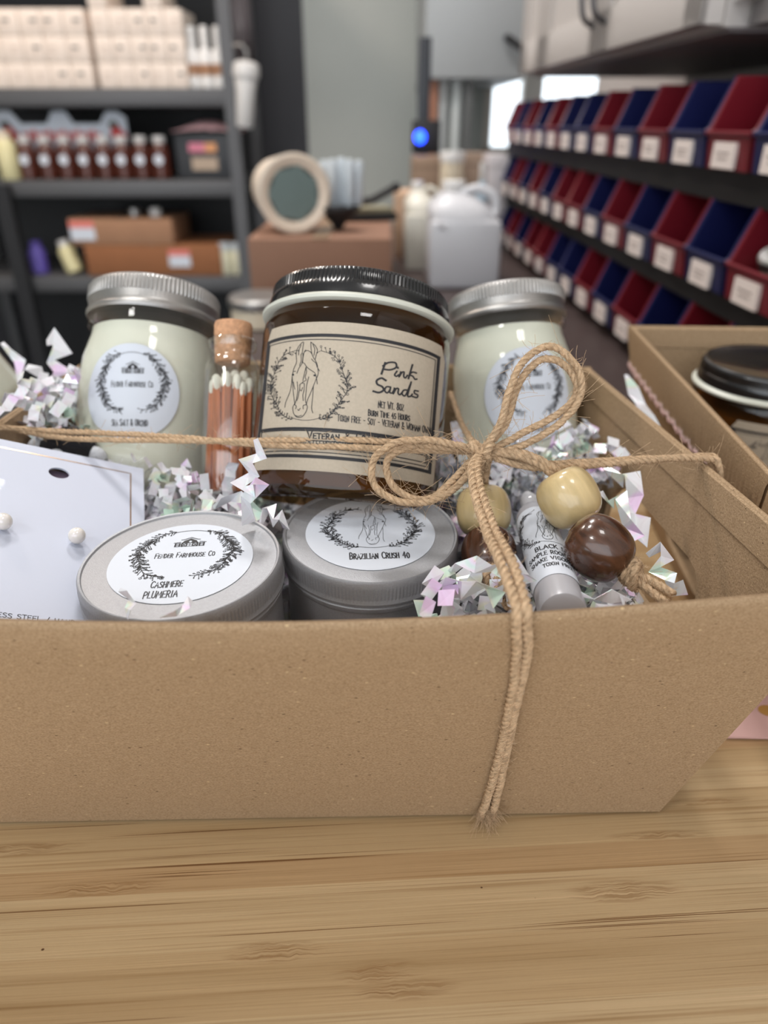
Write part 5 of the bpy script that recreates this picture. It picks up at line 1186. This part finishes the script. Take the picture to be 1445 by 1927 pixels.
# ------------------------------------------------------------------ things on the counter
T, h = carton_box('cardboard_box', 'large brown cardboard box on the counter behind the amber jar', (470, 449, 737, 566), 1.1, .33, CZ, mat('brown_cardboard', lin(140, 104, 84), .8, noise_amt=.04, noise_scale=15))
ZB = CZ+h
# tub lying on its side
cc = onY(545, 388, 1.27)
ax = Vector((.38, -1, -.02)).normalized(); x_ = ax.cross(Vector((0, 0, 1))).normalized(); y_ = x_.cross(ax)
MTb = Matrix((x_, y_, ax)).transposed().to_4x4(); MTb = MTb @ Matrix.Diagonal((.86, .86, .86, 1)); MTb.translation = Vector((onY(545, 385, 1.15).x-.004, 1.18, ZB+.0555))
T = thing('storage_tub', 'white tub lying on its side on the cardboard box, open towards the room', 'tub', MTb)
b = MB(); b.cap = False; b.lathe([(.010, -.075), (.045, -.075), (.050, -.070), (.062, .035), (.063, .040), (.058, .042), (.044, .037)], 40); b.obj('tub_body', mat('warm_white_plastic', lin(224, 208, 190), .4), T)
b = MB(); b.lathe([(.046, .030), (.045, .038), (.001, .039)], 7); b.obj('contents', mat('teal_film', lin(108, 124, 122), .4), T)
# tubes in a dark stand
ps = onY(640, 400, 1.25); T = thing('funnel_stand', 'dark pointed stand on the cardboard box holding white tubes', 'stand', Vector((ps.x, 1.19, ZB)))
b = MB(); b.lathe([(.004, 0), (.007, .003), (.010, .008), (.020, .019), (.031, .027), (.034, .031), (.034, .035), (.001, .035)], 24); b.obj('cone', DARK, T)
pr = None
for i in range(6):
    M = Matrix.Translation((ps.x-.030+.012*i, 1.19+(.006 if i % 2 else -.004), ZB+.0353)) @ Matrix.Rotation((-.05+.02*i), 4, 'Y')
    if pr is None: b = MB(); b.lathe([(.0065, 0), (.0072, .001), (.0072, .060), (.005, .065), (.001, .066)], 16); pr = b.obj('white_tube', mat('pale_blue_plastic', lin(196, 204, 210), .35), M=M); r = pr
    else: r = pr.copy(); COL.objects.link(r); r.matrix_world = M
    r.scale = (1, 1, 1-.06*abs(i-3)/2)
    tag(r, f'upright white tube in the dark pointed stand, {("first", "second", "third", "fourth", "fifth", "sixth")[i]} from left', 'tube', 'white tubes in the dark stand')
pk_ = onY(712, 384, 1.25); b = MB(); b.box(-.045, .045, -.03, .03, 0, .012, 0, b=.002); b.box(-.040, .04, -.025, .025, .012, .020, 1, b=.001)
tag(b.obj('notepad', [DARK, mat('olive_cover', lin(142, 136, 112), .6)], M=Matrix.Translation((pk_.x-.02, 1.33, ZB)) @ Matrix.Rotation(.3, 4, 'Z')), 'dark and olive pad lying on the right of the cardboard box', 'pad')
b = MB(); b.tube([(-.035, 0, .006), (0, 0, .012), (.035, 0, .030)], .006, 8); b.ball((.038, 0, .031), .009, .008, .008, 12); tag(b.obj('black_brush', DARK, M=Matrix.Translation((pk_.x-.01, 1.30, ZB+.0215))), 'black short-handled brush resting on the pad', 'brush')
# jugs
def jug(label, r, Y, dep, m, handle=1):
    x0, x1, z0_, z1_ = pxbox(*r, Y); w = (x1-x0)/2; H_ = z1_-CZ
    T = thing('plastic_jug', label, 'jug', Vector(((x0+x1)/2, Y+dep/2, CZ)))
    b = MB(); b.box(-w, w, -dep/2, dep/2, 0, H_*.66, b=w*.16)
    vs = []; fs = []; lv = [(.60, 1, 1), (.70, .97, .95), (.78, .85, .8), (.84, .62, .6), (.88, .40, .42), (.90, .30, .34)]; n = 24
    for z, kx, ky in lv:
        for i in range(n):
            a = 2*math.pi*i/n; c, s = math.cos(a), math.sin(a); e = .55; sq = lambda v: math.copysign(abs(v)**e, v)
            vs.append((sq(c)*w*kx*.97 - w*.30*(z-.6)/.3, sq(s)*dep/2*ky*.97, H_*z))
    for j in range(len(lv)-1):
        for i in range(n): k = (i+1) % n; fs.append((j*n+i, j*n+k, (j+1)*n+k, (j+1)*n+i))
    fs.append(tuple((len(lv)-1)*n+i for i in range(n))); b.add(vs, fs); b.obj('jug_body', m, T)
    q = MB(); q.lathe([(w*.30, 0), (w*.33, .002), (w*.33, H_*.09), (w*.30, H_*.1), (.001, H_*.1)], 28, M=Matrix.Translation((-w*.30, 0, H_*.90))); q.obj('cap', WHITEP, T)
    q = MB(); q.tube(catmull([(-w*.1, -dep*.1, H_*.88), (w*.35, -dep*.12, H_*.93), (w*.80, -dep*.16, H_*.86), (w*.86, -dep*.20, H_*.72), (w*.55, -dep*.30, H_*.62), (-w*.3, -dep*.42, H_*.56), (-w*.78, -dep*.46, H_*.62)], 8), w*.13, 12); q.obj('handle', m, T)
    return T
jug('large white plastic jug with loop handle on the counter, nearer of two', (808, 345, 945, 555), 1.18, .12, mat('jug_white', lin(196, 196, 200), .35))
jug('cream plastic jug with white cap standing behind the larger white jug', (762, 345, 832, 520), 1.34, .11, mat('jug_cream', lin(206, 202, 190), .4))
for nm, lb, r, Y, dep, m in (('tan_carton', 'tall tan carton standing left of the cream jug', (742, 362, 790, 470), 1.47, .10, mat('tan_carton_m', lin(196, 164, 138), .7)), ('brown_carton', 'brown carton behind the jugs under the hanging cabinet', (868, 290, 930, 470), 1.72, .15, mat('grey_brown_card', lin(136, 116, 100), .7)),
                            ('small_carton', 'squat brown carton behind the cream jug, under the blue light', (775, 296, 830, 470), 1.75, .12, mat('warm_card', lin(142, 118, 98), .7)), ('white_carton_box', 'white carton beside the far end of the bins', (915, 292, 952, 470), 1.62, .10, mat('pale_lilac_card', lin(196, 190, 192), .6))):
    x0, x1, z0_, z1_ = pxbox(*r, Y); T = thing(nm, lb, 'carton', Vector(((x0+x1)/2, Y+dep/2, CZ))); w = x1-x0; H_ = z1_-CZ
    MB().box(-w/2, w/2, -dep/2, dep/2, 0, H_, b=.002).obj('carton_body', m, T); MB().box(-w/2, w/2, -dep/2-.0006, -dep/2+.02, H_*.88, H_*.885).obj('lid_seam', DARK, T, smooth=False)
x0, x1, z0_, z1_ = pxbox(825, 284, 868, 470, 1.70); T = thing('cream_canister', 'cream cylinder canister with white lid behind the jugs', 'canister', Vector(((x0+x1)/2, 1.68, CZ))); w = (x1-x0)/2; H_ = z1_-CZ
b = MB(); b.lathe([(w*.95, 0), (w, .003), (w, H_*.90)], 32); b.obj('body', CREAM, T); b = MB(); b.lathe([(w*1.04, H_*.89), (w*1.05, H_*.9), (w*1.05, H_*.98), (w, H_), (.001, H_)], 32); b.obj('lid', WHITEP, T)
x0, x1, z0_, z1_ = pxbox(896, 306, 920, 380, 1.5); T = thing('blue_bottle', 'small pale blue bottle standing right of the large jug', 'bottle', Vector(((x0+x1)/2, 1.5, CZ))); w = (x1-x0)/2; H_ = z1_-CZ
b = MB(); b.lathe([(w*.9, 0), (w, .003), (w, H_*.7), (w*.5, H_*.82)], 24); b.obj('body', mat('pale_blue', lin(168, 190, 206), .3), T); b = MB(); b.lathe([(w*.5, H_*.82), (w*.55, H_*.83), (w*.55, H_), (.001, H_)], 20); b.obj('cap', WHITEP, T)
# lamp pole with blue light
pb = onY(787, 258, 1.9); pt = onY(789, 68, 1.9)
T = thing('air_sensor', 'slim black pole device with a glowing blue light, by the far wall', 'device', Vector((pb.x+.012, 1.92, CZ)))
MB().box(-.014, .014, -.012, .012, .0, pt.z-CZ, b=.002).obj('pole', mat('blue_black', lin(30, 34, 42), .4), T)
MB().box(-.026, .040, -.015, .012, pb.z-CZ-.035, pb.z-CZ+.035, b=.003).obj('housing', DARK, T); MB().ball((-.008, -.020, pb.z-CZ), .013, .008, .014, 20).obj('blue_light', emit('blue_glow', lin(30, 70, 255), 6), T)
# items around the amber lid
q = onZ(695, 548, CZ); b = MB(); b.lathe([(.016, 0), (.018, .002), (.018, .02), (.012, .034), (.001, .038)], 24); tag(b.obj('white_pot', WHITEP, M=Matrix.Translation((q.x, .93, CZ))), 'small white pot on the counter just behind the amber lid', 'pot')
q = onZ(525, 555, CZ); T = thing('silver_jar', 'low silver-lidded jar on the counter left of the amber lid', 'jar', Vector((q.x, .96, CZ)))
b = MB(); b.lathe([(.036, 0), (.038, .002), (.038, .022), (.036, .024)], 32); b.obj('body', CREAM, T); b = MB(); b.lathe([(.040, .0235), (.041, .025), (.041, .034), (.038, .037), (.001, .037)], 32); b.obj('lid', STEEL, T)
# window-side uprights on the back wall
for i, (x0p, x1p, m, nm, lb) in enumerate(((800, 822, mat('terracotta_strip', lin(158, 108, 84), .6), 'wood_post', 'reddish wooden post under the far hanging cabinet'), (826, 842, mat('pale_strip', lin(186, 190, 190), .5), 'metal_pipe', 'pale upright pipe under the far cabinet, left one'), (850, 868, mat('pale_strip2', lin(202, 208, 208), .5), 'metal_pipe', 'pale upright pipe under the far cabinet, right one'), (872, 888, mat('dark_strip', lin(96, 98, 98), .5), 'dark_post', 'dark upright strip left of the far window'))):
    a, c, _, _ = pxbox(x0p, 150, x1p, 290, 2.17); b = MB()
    if 'pipe' in nm: b.lathe([((c-a)/2, FLOOR), ((c-a)/2, zb-.001)], 16, M=Matrix.Translation(((a+c)/2, 2.19, 0)))
    else: b.box(a, c, 2.17, 2.20, FLOOR, zb-.001)
    tag(b.obj(nm, m, smooth='pipe' in nm), lb, 'post' if 'post' in nm else 'pipe')
